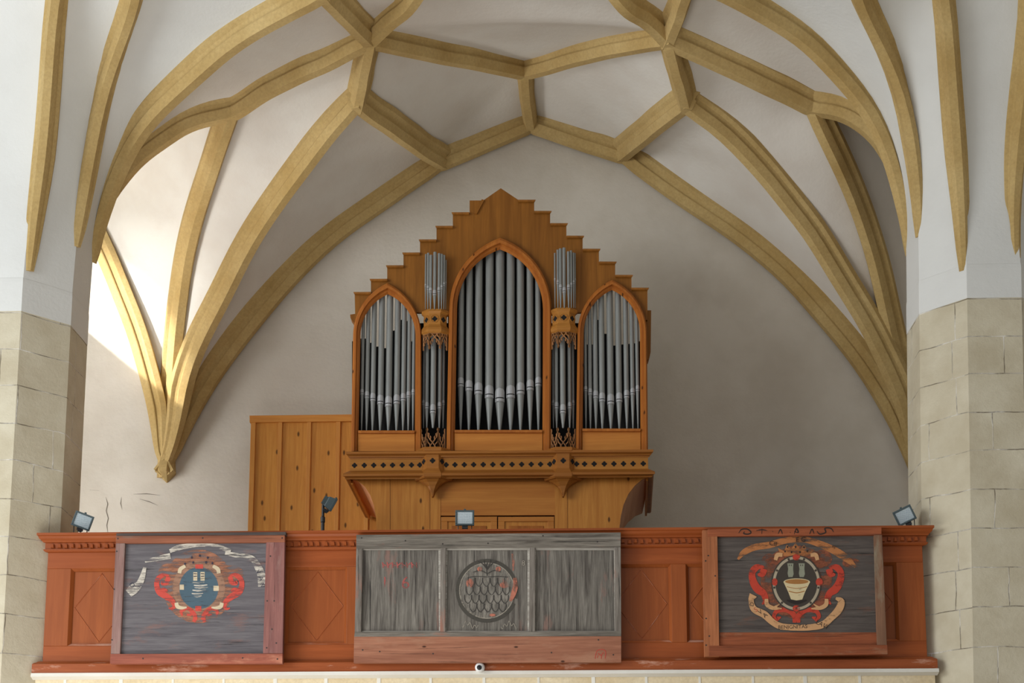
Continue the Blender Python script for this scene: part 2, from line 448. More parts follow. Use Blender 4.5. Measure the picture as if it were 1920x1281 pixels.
# corbel where four ribs come down on the west wall
mb = MB()
def hx(cx, cy, z, w, d):
    return [Vector((cx - w, cy, z)), Vector((cx - w, cy - d * .45, z)), Vector((cx - w * .45, cy - d, z)), Vector((cx + w * .45, cy - d, z)), Vector((cx + w, cy - d * .45, z)), Vector((cx + w, cy, z))]
for k in ('K', 'RK'):
    c = nodes[k]; mb = MB()
    mb.loft([hx(c.x, WY + .01, c.z - .085, .008, .02), hx(c.x, WY + .01, c.z + .0, .09, .19), hx(c.x, WY + .01, c.z + .03, .092, .195), hx(c.x, WY + .01, c.z + .30, .07, .12)])
    mb.build('corbel', M_RIB, ceiling)
# ------------------------------------------------------------------ pillars
def pillar(cx, cy, lean, label):
    z0, zs, z1 = 0.0, 6.705, 8.3
    root = thing('pillar', label, 'pillar', (cx + lean * (z0 - zs), cy, 0), 'octagonal pillars')
    hw = .555; q = hw * math.tan(math.pi / 8)
    plan = [(-q, -hw), (q, -hw), (hw, -q), (hw, q), (q, hw), (-q, hw), (-hw, q), (-hw, -q)]
    def ring(z, g=0):
        g -= max(0, z - 6.98) * .5
        return [Vector((cx + lean * (z - zs) + x * (1 + g), cy + y * (1 + g), z)) for x, y in plan]
    for nm, za, zb, mt, g in (('stone_shaft', z0, zs, M_ASH, 0), ('plaster_head', zs - .02, z1, M_PIER, .004)):
        mb = MB(); nz = 48; s = 2 * q
        for k in range(8):
            for i in range(nz):
                a, b = za + (zb - za) * i / nz, za + (zb - za) * (i + 1) / nz
                A, B = ring(a, g), ring(b, g); k2 = (k + 1) % 8
                ids = [mb.vert(A[k]), mb.vert(A[k2]), mb.vert(B[k2]), mb.vert(B[k])]
                for idx, (u, v) in zip(ids, ((k * s, a), (k * s + s, a), (k * s + s, b), (k * s, b))): mb.uv[idx] = (u + .13, v)
                mb.face(ids)
        mb.poly(ring(zb, g)); mb.poly(ring(za, g)[::-1])
        mb.build(nm, mt, root)
    return root
pillar(-4.9, 12.31, 0, 'octagonal pillar at the left edge, stone shaft under white plaster, inner faces in shade')
pillar(3.725, 12.31, .033, 'octagonal pillar at the right edge, stone shaft under white plaster, inner face brightly lit')
# ------------------------------------------------------------------ shell
gz = P(900, 1258, 11.95).z      # underside of parapet
GF = gz + .05                   # gallery floor
mb = MB(); mb.box((-9, WY, 0), (9, WY + .3, 15)); wb = structure(mb.build('wall_back', M_WALL))
M_CRACK = m_plain('crack shadow', srgb(120, 112, 100), .9)
for L in ([(198, 932), (202, 945), (199, 958), (203, 972), (200, 985), (202, 999)], [(228, 932), (226, 944), (229, 956)], [(168, 919), (186, 920)], [(250, 927), (275, 926), (300, 929)], [(262, 936), (280, 941), (296, 948)]):
    mb = MB(); lo = []; hi = []
    for i, (x, y) in enumerate(L):
        w_ = .7 if 0 < i < len(L) - 1 else .15; v = abs(L[-1][0] - L[0][0]) > abs(L[-1][1] - L[0][1])
        lo.append(P(x - (0 if v else w_), y - (w_ if v else 0), WY - .003)); hi.append(P(x + (0 if v else w_), y + (w_ if v else 0), WY - .003))
    mb.loft([lo, hi], close=False, cap0=False, cap1=False); mb.build('plaster_crack', M_CRACK, wb)
mb = MB(); mb.box((-6.9, 12.0, 0), (-6.6, WY, 9.0)); structure(mb.build('wall_left_unseen', M_WALL))  # unseen aisle wall, its top set to cut the sunbeam's lower edge
mb = MB(); mb.box((7.0, -2, 0), (7.3, WY, 15)); structure(mb.build('wall_right_unseen', M_WALL))  # unseen wall added to block daylight from the right side
mb = MB(); mb.box((-9, -2, -.1), (9, WY, 0)); structure(mb.build('floor', m_stone('nave flagstones', srgb(170, 160, 145), srgb(140, 130, 115), 1.5)))
mb = MB(); mb.box((-6.6, 12.05, GF - .3), (6.5, WY, GF)); structure(mb.build('gallery_floor', m_wood('gallery boards', srgb(150, 115, 80), srgb(110, 80, 50), 'Y')))
# ------------------------------------------------------------------ parapet
RED = dict(knots=0, bmp=.06)
M_PAR = m_wood('red brown paint', srgb(160, 84, 40), srgb(139, 69, 30), 'X', 1, .42, **RED)
M_PARP = m_wood('red brown panel paint', srgb(158, 86, 42), srgb(139, 72, 33), 'Z', 1, .42, **RED)
M_PAR2 = m_wood('worn red brown paint', srgb(163, 88, 48), srgb(137, 69, 34), 'X', 1, .38, wear=srgb(196, 150, 128), wear_amt=.05, bmp=.06)
M_EDGE = m_wood('light paint and highlight edge', srgb(190, 112, 70), srgb(170, 92, 52), 'X', 1, .4, wear=srgb(222, 178, 158), wear_amt=.5, bmp=.05)  # also carries the painted highlight of the panel mouldings
YP = 11.95
XL, XR = -4.395, 3.07
def zz(px, py, Y=YP): return P(px, py, Y).z
ZT = 4.722; ZB = zz(900, 1260.5)
par = thing('balcony_parapet', 'long red-brown panelled wooden gallery parapet between the two pillars', 'parapet', ((XL + XR) / 2, 12.0, ZB))
def beam(name, prof, x0, x1, mat, inset=None, parent=par, **kw):
    mb = MB()
    i0 = inset or [0] * len(prof)
    mb.loft([[Vector((x0 + i, y, z)) for (y, z), i in zip(prof, i0)], [Vector((x1 - i, y, z)) for (y, z), i in zip(prof, i0)]])
    return mb.build(name, mat, parent, **kw)
cor = beam('cornice', [(12.1, ZT), (11.862, ZT), (11.862, ZT - .02), (11.875, ZT - .026), (11.885, ZT - .045), (11.905, ZT - .062), (11.908, ZT - .072), (11.93, ZT - .074), (11.93, ZT - .128), (11.918, ZT - .132), (11.918, ZT - .140), (11.93, ZT - .152), (11.948, ZT - .156), (12.1, ZT - .156)],
           -4.47, 3.155, M_PAR, [0, 0, 0, .008, .015, .035, .04, .055, .055, .045, .045, .055, .075, .075])
mb = MB(); x = XL + .03; i = 0
while x < XR - .04:
    w = .034 + .006 * math.sin(i * 1.7); z = ZT - .105 + .003 * math.sin(i * 2.9)
    mb.loft([[Vector((x, 11.931, z - .018)), Vector((x + w, 11.931, z - .018)), Vector((x + w * .8, 11.931, z + .02)), Vector((x + w * .2, 11.931, z + .02))],
             [Vector((x + .004, 11.909, z - .014)), Vector((x + w - .004, 11.909, z - .014)), Vector((x + w * .75, 11.913, z + .016)), Vector((x + w * .25, 11.913, z + .016))]])
    x += .0575 + .004 * math.sin(i * 1.3); i += 1
mb.build('dentil', M_PAR, cor)['kind'] = 'stuff'
beam('base_moulding', [(12.1, ZB), (11.885, ZB), (11.885, ZB + .078), (11.90, ZB + .09), (11.925, ZB + .098), (11.93, ZB + .105), (11.95, ZB + .112), (12.1, ZB + .112)], -4.46, 3.135, M_PAR2, [0, 0, 0, .01, .02, .03, .04, .04])
# panel field: rails and stiles in front of a backing slab
zt = zz(186, 1066); zb = zz(186, 1211)
centres = [P(c, 1140, YP).x for c in (186, 322, 457, 593, 740, 880, 1010, 1117 - 8, 1203, 1340, 1480, 1627)]
hw = .253
centres = [centres[0], centres[0] + .62, centres[0] + 1.24, centres[3], centres[3] + .62, centres[3] + 1.24, centres[3] + 1.86, centres[8] - .62, centres[8], centres[8] + .632, centres[8] + 1.28, centres[11]]
edges = []
for k, c in enumerate(centres):
    h = hw if k not in (0, 3) else .26
    edges.append((c - h, c + h))
mb = MB(); mb.box((XL, 11.985, ZB + .1), (XR, 12.07, ZT - .14)); mb.build('backing_board', M_PARP, par)
mb = MB(); mb.box((XL, YP, zt), (XR, 11.985, ZT - .15)); mb.build('top_rail', M_PAR, par, bevel=.004)
mb = MB(); mb.box((XL, YP, ZB + .1), (XR, 11.985, zb)); mb.build('bottom_rail', M_PAR, par, bevel=.004)
prev = XL
for a, b in edges + [(XR, XR)]:
    if a - prev > .002:
        mb = MB(); mb.box((prev, YP + .0005, zb), (a, 11.985, zt)); mb.build('stile', M_PARP, par, bevel=.003)
    prev = b
for k, (a, b) in enumerate(edges):
    mb = MB()
    # sloped moulding round the panel
    o = [(a, zb), (b, zb), (b, zt), (a, zt)]; e = .022
    inn = [(a + e, zb + e), (b - e, zb + e), (b - e, zt - e), (a + e, zt - e)]
    for q in range(4):
        r = (q + 1) % 4
        mb.poly([(o[q][0], YP + .002, o[q][1]), (o[r][0], YP + .002, o[r][1]), (inn[r][0], 11.978, inn[r][1]), (inn[q][0], 11.978, inn[q][1])], 1 if q == 0 else 0)  # lower slope painted lighter, a highlight put into its colour
    pn = mb.build('panel_moulding', [M_PARP, M_EDGE], par)
    cx = (a + b) / 2; cz = (zt + zb) / 2; dx = (b - a) / 2 - e - .012; dz = (zt - zb) / 2 - e - .012
    mb = MB()
    c4 = [Vector((cx, 11.984, cz + dz)), Vector((cx + dx, 11.984, cz)), Vector((cx, 11.984, cz - dz)), Vector((cx - dx, 11.984, cz))]
    for q in range(4):
        p, r = c4[q], c4[(q + 1) % 4]; mid = Vector((cx, 11.984, cz))
        pi = mid + (p - mid) * .975; ri = mid + (r - mid) * .975; w = Vector((0, -.005, 0))
        pm = (p + pi) / 2 + w; rm = (r + ri) / 2 + w
        mb.poly([p, r, rm, pm]); mb.poly([pm, rm, ri, pi])
    mb.build('diamond_moulding', M_EDGE, par)

# masonry band that carries the gallery
M_BAND = m_stone('sandy arch stone', srgb(230, 216, 186), srgb(214, 194, 156), 2.2, .3)
M_WHITE = m_plaster('white joint plaster', srgb(228, 226, 218), srgb(208, 204, 192))
mb = MB()
zl = ZB - .0015
mb.box((-4.44, 11.93, zl - .9), (3.12, 12.12, zl), 0)
mb.extrude([(-4.46, 11.93, zl), (-4.46, 11.872, zl), (-4.46, 11.868, zl - .03), (-4.46, 11.925, zl - .05), (-4.46, 11.93, zl - .05)], (7.6, 0, 0), 1)
for px in [123, 228, 325, 420, 517, 612, 711, 808, 908, 1010, 1113, 1212, 1312, 1412, 1510, 1612]:
    x = P(px, 1270, 11.93).x; w = .016 + .004 * math.sin(px)
    mb.extrude([(x - w, 11.926, zl - .04), (x + w * .6, 11.926, zl - .04), (x + w * 1.3, 11.926, zl - .6), (x - w * .2, 11.926, zl - .6)], (0, .01, 0), 1)
structure(mb.build('wall_front', [M_BAND, M_WHITE]))

# ------------------------------------------------------------------ painted boards
def text_mesh(s, size):
    cu = bpy.data.curves.new('t', 'FONT'); cu.body = s; cu.size = size; cu.align_x = 'CENTER'; cu.align_y = 'CENTER'; cu.resolution_u = 3
    o = bpy.data.objects.new('t', cu); COL.objects.link(o)
    me = bpy.data.meshes.new_from_object(o.evaluated_get(bpy.context.evaluated_depsgraph_get()))
    vs = [v.co.copy() for v in me.vertices]; fs = [list(p.vertices) for p in me.polygons]
    bpy.data.objects.remove(o); bpy.data.curves.remove(cu); bpy.data.meshes.remove(me)
    return vs, fs
class Paint:
    """flat painted shapes lying on a board, drawn in a local grid that is laid onto the board plane"""
    def __init__(self, ox, oy, s, Y):
        self.mb = MB(); self.ox, self.oy, self.s, self.Y = ox, oy, s, Y; self.k = 0
    def p(self, x, y): return P(self.ox + x * self.s, self.oy + y * self.s, self.Y - .00012 * self.k)
    def poly(self, pts, m): self.k += 1; self.mb.poly([self.p(*q) for q in pts], m)
    def ell(self, cx, cy, rx, ry, m, n=36): self.poly([(cx + rx * math.cos(2 * math.pi * i / n), cy + ry * math.sin(2 * math.pi * i / n)) for i in range(n)], m)
    def ring(self, cx, cy, rx, ry, w, m, a0=0, a1=360, n=48):
        self.k += 1; A = [math.radians(a0 + (a1 - a0) * i / n) for i in range(n + 1)]
        I = [(self.mb.vert(self.p(cx + (rx - w) * math.cos(a), cy + (ry - w) * math.sin(a))), self.mb.vert(self.p(cx + rx * math.cos(a), cy + ry * math.sin(a)))) for a in A]
        for a, b in zip(I, I[1:]): self.mb.face([a[0], a[1], b[1], b[0]], m)
    def stroke(self, pts, w, m, sub=5):
        self.k += 1
        if not isinstance(w, (list, tuple)): w = [w] * len(pts)
        V = [Vector((a, b, c)) for (a, b), c in zip(pts, w)]
        q = [2 * V[0] - V[1]] + V + [2 * V[-1] - V[-2]]; o = []
        for i in range(1, len(q) - 2):
            for k in range(sub):
                t = k / sub; a, b, c, d = q[i - 1:i + 3]
                o.append(.5 * ((2 * b) + (c - a) * t + (2 * a - 5 * b + 4 * c - d) * t * t + (3 * b - a - 3 * c + d) * t ** 3))
        o.append(V[-1]); I = []
        for i, v in enumerate(o):
            d = (o[min(i + 1, len(o) - 1)] - o[max(i - 1, 0)]).to_2d().normalized(); n = Vector((-d.y, d.x)) * max(v.z, 1) / 2
            I.append((self.mb.vert(self.p(v.x + n.x, v.y + n.y)), self.mb.vert(self.p(v.x - n.x, v.y - n.y))))
        for a, b in zip(I, I[1:]): self.mb.face([a[0], a[1], b[1], b[0]], m)
    def text(self, s, x, y, size, rot, m):
        self.k += 1; vs, fs = text_mesh(s, size); c, sn = math.cos(math.radians(rot)), math.sin(math.radians(rot))
        ids = [self.mb.vert(self.p(x + v.x * c + v.y * sn, y - (-v.x * sn + v.y * c))) for v in vs]
        for f in fs: self.mb.face([ids[i] for i in f], m)
def quad_board(root, name, pix, Y, d, mat, bevel=.003):
    mb = MB(); mb.prism(pix, Y, d); return mb.build(name, mat, root, bevel=bevel)
YB = 11.80
def nails(root_part, spots, Y):
    for x, y in spots:
        mb = MB()
        mb.prism([(x + 1.5 * math.cos(a * math.pi / 4), y + 1.5 * math.sin(a * math.pi / 4)) for a in range(8)], Y - .0015, .003)
        mb.build('nail_head', M_DARK, root_part)
M_DARK = m_plain('dark iron', srgb(45, 38, 34), .6)
BL = dict(rough=.7, bmp=.25)
m_mauve = m_wood('mauve board', srgb(158, 108, 100), srgb(118, 78, 74), 'Z', 1, wear=srgb(150, 120, 112), wear_amt=.3, cracks=.5, **BL)
m_greyp = m_wood('grey pink board', srgb(164, 132, 124), srgb(122, 92, 86), 'Z', 1, wear=srgb(140, 128, 116), wear_amt=.5, cracks=.5, **BL)
m_rail = m_wood('orange brown rail', srgb(166, 104, 76), srgb(116, 70, 52), 'X', 1, wear=srgb(126, 106, 94), wear_amt=.35, cracks=.5, **BL)
m_rail2 = m_wood('reddish rail', srgb(178, 104, 82), srgb(132, 74, 60), 'X', 1, wear=srgb(190, 130, 104), wear_amt=.3, cracks=.4, **BL)
m_lpan = m_wood('blue grey painted boards', srgb(118, 114, 116), srgb(86, 82, 86), 'X', 1.8, wear=srgb(128, 96, 88), wear_amt=.28, cracks=.8, **BL)
m_caps = m_wood('dark cap strip', srgb(96, 86, 82), srgb(60, 52, 50), 'X', 1, **BL)
# ---- left board
lb = thing('painted_board', 'painted board with a teal oval shield and red scrolls in a mauve frame', 'painted board', group='painted boards hung on the parapet', loc=P(368, 1245, YB + .03))
pan = quad_board(lb, 'panel', [(231, 1016), (501, 1016), (496, 1228), (224, 1228)], YB + .03, .02, m_lpan, 0)
o = quad_board(lb, 'cap_strip', [(218, 1000), (536, 997.5), (536, 1003), (218, 1004.5)], YB - .012, .065, m_caps)
t1 = quad_board(lb, 'top_rail', [(217, 1004), (534, 1002), (534, 1017), (217, 1019)], YB, .055, m_rail); nails(t1, [(221, 1010), (380, 1009), (529, 1009)], YB)
t2 = quad_board(lb, 'bottom_rail', [(207, 1226.5), (530, 1225.5), (529.5, 1244.5), (206, 1244.5)], YB - .004, .06, m_rail2); nails(t2, [(268, 1235), (455, 1234), (520, 1236)], YB - .004)
t3 = quad_board(lb, 'left_stile', [(217, 1019), (234.5, 1019), (225, 1226.5), (207.5, 1226.5)], YB, .055, m_greyp); nails(t3, [(219, 1034), (214, 1105), (210, 1200)], YB)
t4 = quad_board(lb, 'right_stile', [(499, 1017), (534, 1017), (530, 1225.5), (493, 1225.5)], YB, .055, m_mauve); nails(t4, [(507, 1043), (514, 1127), (501, 1127), (510, 1180), (500, 1215), (518, 1206)], YB)
oran = m_paint('faded orange paint', srgb(168, 112, 84), .62); red = m_paint('red paint', srgb(206, 76, 62), .42); blue = m_paint('teal paint', srgb(72, 96, 110), .3)
white = m_paint('worn white paint', srgb(214, 206, 192), .62); cream = m_paint('cream paint', srgb(214, 196, 164), .3); dk = m_paint('dark paint', srgb(44, 44, 64), .1); tan = m_paint('tan paint', srgb(160, 120, 96), .45)
A = Paint(60, 940, .26624, YB + .0285)
A.ell(1170, 600, 250, 260, 0); A.ell(1400, 510, 90, 60, 0); A.ell(960, 500, 70, 60, 0)
A.poly([(960, 480), (1000, 440), (1080, 425), (1110, 375), (1140, 400), (1180, 350), (1215, 400), (1250, 375), (1280, 425), (1340, 440), (1390, 470), (1280, 500), (1080, 500)], 0)
A.ell(1175, 610, 185, 190, 7); A.ell(1175, 612, 138, 148, 2)
mir = lambda L, c: [(2 * c - x, y) for x, y in L]
for L, w in (([(965, 525), (925, 518), (888, 548), (878, 592), (897, 640), (942, 668), (985, 700), (1002, 735), (985, 758), (962, 752)], [8, 30, 36, 36, 44, 46, 36, 28, 20, 8]), ([(960, 530), (950, 570), (918, 580), (915, 560)], [30, 34, 24, 8]), ([(895, 640), (930, 625), (955, 635)], [30, 34, 8]),
             ([(1058, 808), (1052, 775), (1090, 755), (1130, 778), (1150, 820), (1138, 850)], [10, 24, 26, 28, 30, 22]), ([(1090, 800), (1120, 800), (1115, 780)], [14, 16, 6])):
    A.stroke(L, w, 1); A.stroke(mir(L, 1178), w, 1)
for x0, y0, x1, y1, m in ((1150, 445, 1205, 475, 1), (1150, 738, 1192, 775, 1), (1040, 588, 1070, 624, 4), (1278, 596, 1316, 632, 4), (1136, 500, 1164, 560, 4), (1186, 498, 1216, 560, 4)): A.poly([(x0, y0), (x1, y0), (x1, y1), (x0, y1)], m)
for x in (1150, 1201):
    A.stroke([(x - 12, 510), (x + 12, 512)], 6, 6); A.stroke([(x - 12, 530), (x + 12, 528)], 6, 6)
for y, a, b in ((573, 1130, 1215), (592, 1140, 1235), (608, 1145, 1240), (627, 1130, 1225), (650, 1125, 1205), (668, 1140, 1195)):
    A.stroke([(a, y), ((a + b) / 2, y + 4), (b, y - 3)], [8, 13, 7], 3)
for L in ([(1016, 715), (1025, 742), (1055, 752), (1090, 748)], [(1038, 508), (1046, 478), (1080, 456)]):
    A.stroke(L, [26, 28, 22, 10][:len(L)], 4); A.stroke(mir(L, 1177), [26, 28, 22, 10][:len(L)], 4)
for x, y in ((1125, 397), (1181, 383), (1237, 398), (1077, 441), (1270, 437), (1135, 432), (1225, 432)): A.ell(x, y, 6, 9, 6, 12)
A.stroke([(680, 650), (715, 618), (750, 590), (775, 540), (795, 465)], [60, 72, 50, 40, 22], 3); A.stroke([(795, 425), (880, 405), (975, 385)], [16, 34, 40], 3)
A.stroke([(970, 352), (1040, 325), (1180, 308), (1300, 318), (1400, 352)], [26, 40, 26, 30, 30], 3); A.stroke([(1360, 365), (1450, 383), (1545, 400), (1590, 460), (1615, 520), (1625, 600)], [26, 34, 38, 50, 56, 66], 3)
A.text('O', 705, 592, 46, 0, 6); A.text('V', 1592, 500, 44, 55, 6); A.text('A', 1612, 545, 44, 65, 6); A.text('N', 1622, 590, 40, 75, 6)
A.mb.build('painted_shield', [oran, red, blue, white, cream, white, dk, tan], pan)
# ---- middle board
m_gb = m_wood('weathered grey boards', srgb(140, 135, 126), srgb(76, 71, 66), 'Z', 1.9, wear=srgb(132, 104, 94), wear_amt=.12, cracks=.9, rough=.8, bmp=.35)
m_gr = m_wood('weathered grey rail', srgb(148, 141, 130), srgb(86, 80, 73), 'X', 1.7, wear=srgb(146, 104, 88), wear_amt=.08, cracks=.8, rough=.8, bmp=.35)
m_gs = m_wood('weathered grey stile', srgb(152, 145, 136), srgb(92, 85, 78), 'Z', 1.4, wear=srgb(150, 106, 90), wear_amt=.22, cracks=.8, rough=.8, bmp=.35)
m_plank = m_wood('red brown plank', srgb(178, 124, 98), srgb(134, 86, 66), 'X', .9, knots=.09, wear=srgb(166, 122, 98), wear_amt=.3, cracks=.7, rough=.75, bmp=.3)
m_gm = m_wood('bleached grey moulding', srgb(182, 178, 168), srgb(128, 122, 114), 'X', 1.4, cracks=.5, rough=.8, bmp=.3)
cb = thing('painted_board', 'wide weathered grey board of three panels with a faded round emblem, middle of parapet', 'painted board', group='painted boards hung on the parapet', loc=P(915, 1243, YB + .03))
for a, b, a2, b2 in ((678, 826, 676, 826), (835, 994, 834, 994), (1000, 1153, 1001, 1155)):
    p_ = quad_board(cb, 'panel', [(a, 1026), (b, 1026), (b2, 1188), (a2, 1188)], YB + .03, .02, m_gb, 0)
    if a == 835: pan = p_
    if a == 678: pan0 = p_
for (x0, x1, x2, x3) in ((680, 823, 677, 824), (838, 990, 836, 990), (1004, 1152, 1003, 1153)):
    mb = MB(); oo = [(x0 - 4, 1027), (x1 + 4, 1027), (x3 + 4, 1187), (x2 - 4, 1187)]; ii = [(x0 + 1, 1032), (x1 - 1, 1032), (x3 - 1, 1183), (x2 + 1, 1183)]
    for q in range(4):
        r = (q + 1) % 4; mb.loft([[P(*oo[q], YB + .012), P(*oo[q], YB + .035), P(*ii[q], YB + .031), P(*ii[q], YB + .02)], [P(*oo[r], YB + .012), P(*oo[r], YB + .035), P(*ii[r], YB + .031), P(*ii[r], YB + .02)]])
    mb.build('panel_moulding', m_gm, cb)
t1 = quad_board(cb, 'top_rail', [(668, 1003), (1164, 998.5), (1164, 1026), (668, 1029)], YB, .055, m_gr); nails(t1, [(678, 1009), (760, 1014), (830, 1020), (1018, 1005), (1120, 1016), (915, 1019)], YB)
quad_board(cb, 'left_stile', [(668, 1029), (680, 1029), (677, 1187), (665, 1187)], YB, .055, m_gs)
quad_board(cb, 'right_stile', [(1152, 1026), (1164, 1026), (1165, 1187), (1153, 1187)], YB, .055, m_gs)
quad_board(cb, 'mullion', [(826, 1027), (836, 1027), (835, 1187), (825, 1187)], YB + .002, .05, m_gs)
quad_board(cb, 'mullion', [(993, 1027), (1003, 1027), (1003, 1187), (992, 1187)], YB + .002, .05, m_gs)
quad_board(cb, 'bottom_rail', [(665, 1185), (1165, 1184), (1165, 1193), (664, 1194)], YB - .003, .058, m_gr)
t2 = quad_board(cb, 'bottom_plank', [(664, 1194), (1165, 1193), (1165, 1242), (663, 1243)], YB + .001, .055, m_plank); nails(t2, [(712, 1222), (1034, 1224), (812, 1226), (1122, 1200), (680, 1219), (1150, 1228)], YB + .001)
ringp = m_paint('dark ring paint', srgb(70, 66, 58), .15, (6, 6, 14)); fred = m_paint('faded red paint', srgb(176, 90, 84), .5, (14, 14, 4)); fred2 = m_paint('salmon paint', srgb(190, 116, 94), .6, (14, 14, 4)); line = m_paint('dark line paint', srgb(58, 54, 50), .2, (8, 8, 8)); pale = m_paint('pale scratch paint', srgb(160, 152, 138), .45, (8, 8, 8)); disc = m_paint('grey disc paint', srgb(138, 132, 122), .6, (14, 14, 3))
B = Paint(520, 940, .26624, YB + .0285)
cx, cy = 1476, 630
B.ell(cx, cy, 196, 196, 5); B.ring(cx, cy, 220, 224, 32, 0, -205, 15); B.ring(cx, cy, 222, 226, 34, 0, 25, 155)
B.ring(cx, cy, 196, 198, 6, 4)
B.stroke([(1340, 538), (1400, 530), (1480, 533), (1560, 530), (1625, 535)], 6, 3)
for r, (y, n) in enumerate(((575, 5), (635, 6), (695, 6), (755, 5))):
    for k in range(n):
        x = cx - 52 * (n - 1) / 2 + 52 * k + (6 if r % 2 else -4)
        B.stroke([(x - 24, y - 35), (x - 22, y), (x, y + 25), (x + 22, y), (x + 24, y - 35)], 5, 3)
B.stroke([(1478, 430), (1474, 470), (1478, 525)], 7, 3)
for s in (1, -1):
    B.stroke([(1478, 510), (1478 + 50 * s, 488), (1478 + 98 * s, 500)], 5, 3); B.stroke([(1478, 480), (1478 + 35 * s, 440), (1478 + 66 * s, 425)], 6, 3); B.stroke([(1478, 470), (1478 + 18 * s, 440), (1478 + 24 * s, 415)], 5, 3)
for x, y, a, b, m in ((1356, 578, 26, 32, 2), (1604, 545, 22, 26, 2), (1600, 590, 34, 22, 2), (1425, 478, 18, 16, 2), (1556, 478, 18, 18, 2), (1515, 802, 22, 10, 2)): B.ell(x, y, a, b, m, 14)
B.stroke([(1672, 540), (1676, 600), (1660, 660), (1640, 705)], [20, 36, 34, 16], 2); B.stroke([(1655, 370), (1662, 430), (1660, 490)], [12, 16, 8], 2)
B.text('8', 1733, 437, 52, 0, 4)
for x0 in (1300, 1575):
    B.stroke([(x0 + 6 * i, 872 + 14 * math.sin(i * 1.15) - 14 * math.sin(i * .37 + x0)) for i in range(20)], 4, 4, 3)
B.mb.build('painted_emblem', [ringp, fred, fred2, line, pale, disc], pan)
B = Paint(520, 940, .26624, YB + .0285)
B.text('1', 757, 578, 118, 0, 0); B.text('6', 902, 578, 124, 0, 0)
for i, x in enumerate(range(740, 985, 34)): B.stroke([(x, 430), (x + 6, 470)], 9, 0); B.stroke([(x, 440 + 18 * (i % 2)), (x + 26, 436 + 20 * ((i + 1) % 2))], 7, 0)
B.mb.build('faded_numerals', [fred], pan0)
B = Paint(960, 940, .26624, YB - .0005)
for L in ([(585, 1110), (592, 1070), (605, 1050), (640, 1045), (660, 1062), (655, 1110)], [(605, 1070), (625, 1085), (645, 1065)], [(600, 1105), (606, 1085)], [(628, 1110), (630, 1085)]): B.stroke(L, 5, 0)
B.mb.build('red_monogram', [m_paint('red mark paint', srgb(190, 70, 56), .1)], t2)
# ---- right board
m_ob = m_wood('orange brown board', srgb(184, 116, 76), srgb(136, 80, 50), 'Z', .9, wear=srgb(164, 120, 88), wear_amt=.25, cracks=.5, **BL)
m_ox = m_wood('orange brown cross rail', srgb(172, 98, 64), srgb(122, 66, 42), 'X', .9, wear=srgb(150, 112, 86), wear_amt=.2, cracks=.5, **BL)
m_gn = m_wood('chipped green grey stile', srgb(150, 112, 88), srgb(110, 80, 62), 'Z', 1, wear=srgb(150, 146, 126), wear_amt=.5, cracks=.5, **BL)
m_rp = m_wood('charcoal painted boards', srgb(106, 98, 92), srgb(74, 67, 64), 'X', 1.8, wear=srgb(112, 80, 66), wear_amt=.16, cracks=.8, **BL)
rb = thing('painted_board', 'dark painted board showing a cream tub in an oval, with red scrolls and ribbons', 'painted board', group='painted boards hung on the parapet', loc=P(1492, 1231, YB + .03))
pan = quad_board(rb, 'panel', [(1343, 1002), (1641, 1000), (1648, 1213), (1347, 1214)], YB + .03, .02, m_rp, 0)
quad_board(rb, 'lower_plank', [(1349, 1186), (1644, 1186), (1645, 1211), (1349, 1211)], YB + .026, .006, m_ox)
t1 = quad_board(rb, 'left_stile', [(1317, 994), (1345, 993.5), (1349, 1231), (1321, 1231.5)], YB, .055, m_ob); nails(t1, [(1323, 1052), (1324, 1160), (1324, 1210), (1328, 1042), (1341, 1080), (1330, 1193)], YB)
t2 = quad_board(rb, 'top_rail', [(1327, 992.5), (1653, 988), (1653, 1003), (1327, 1006)], YB - .004, .055, m_ox)
quad_board(rb, 'right_stile', [(1639, 1003), (1654, 1003), (1663, 1210), (1645, 1210)], YB, .055, m_gn)
quad_board(rb, 'bottom_rail', [(1329, 1211), (1664, 1209.5), (1664.5, 1227), (1329, 1230.5)], YB - .004, .058, m_ox)
S = .27397
C = Paint(1300, 930, S, YB + .0285)
o_rib = m_paint('orange ribbon paint', srgb(190, 122, 70), .48, (3, 3, 10)); r_red = m_paint('bright red paint', srgb(200, 66, 44), .36, (5, 5, 10)); r_or = m_paint('brown orange paint', srgb(150, 84, 56), .6, (4, 4, 8)); r_cr = m_paint('cream ribbon paint', srgb(214, 164, 116), .34, (4, 4, 8))
r_tub = m_paint('tub cream paint', srgb(222, 204, 160), .0, (4, 4, 8)); r_in = m_paint('olive dark paint', srgb(66, 58, 50), .0); r_ring = m_paint('grey cream ring paint', srgb(182, 168, 144), .12); r_tab = m_paint('grey green tablet paint', srgb(150, 152, 132), .1); r_dk = m_paint('black letter paint', srgb(40, 30, 26), .15, (8, 8, 8)); r_och = m_paint('ochre paint', srgb(172, 118, 60), .05)
C.ell(705, 590, 245, 250, 2)
C.ell(880, 430, 70, 60, 2); C.ell(515, 440, 45, 45, 2); C.ell(1080, 460, 60, 36, 2)
C.stroke([(305, 435), (345, 388), (420, 352), (520, 336), (640, 304), (760, 300), (860, 328), (960, 372), (1040, 422), (1110, 485)], [14, 40, 44, 46, 42, 40, 46, 52, 50, 20], 0)
C.poly([(600, 412), (578, 356), (622, 378), (640, 334), (670, 364), (700, 318), (730, 364), (760, 334), (778, 372), (828, 362), (800, 412)], 0)
for x, y in ((628, 380), (645, 350), (700, 350), (757, 352), (780, 378), (672, 385), (730, 385)): C.ell(x, y, 6, 8, 8, 10)
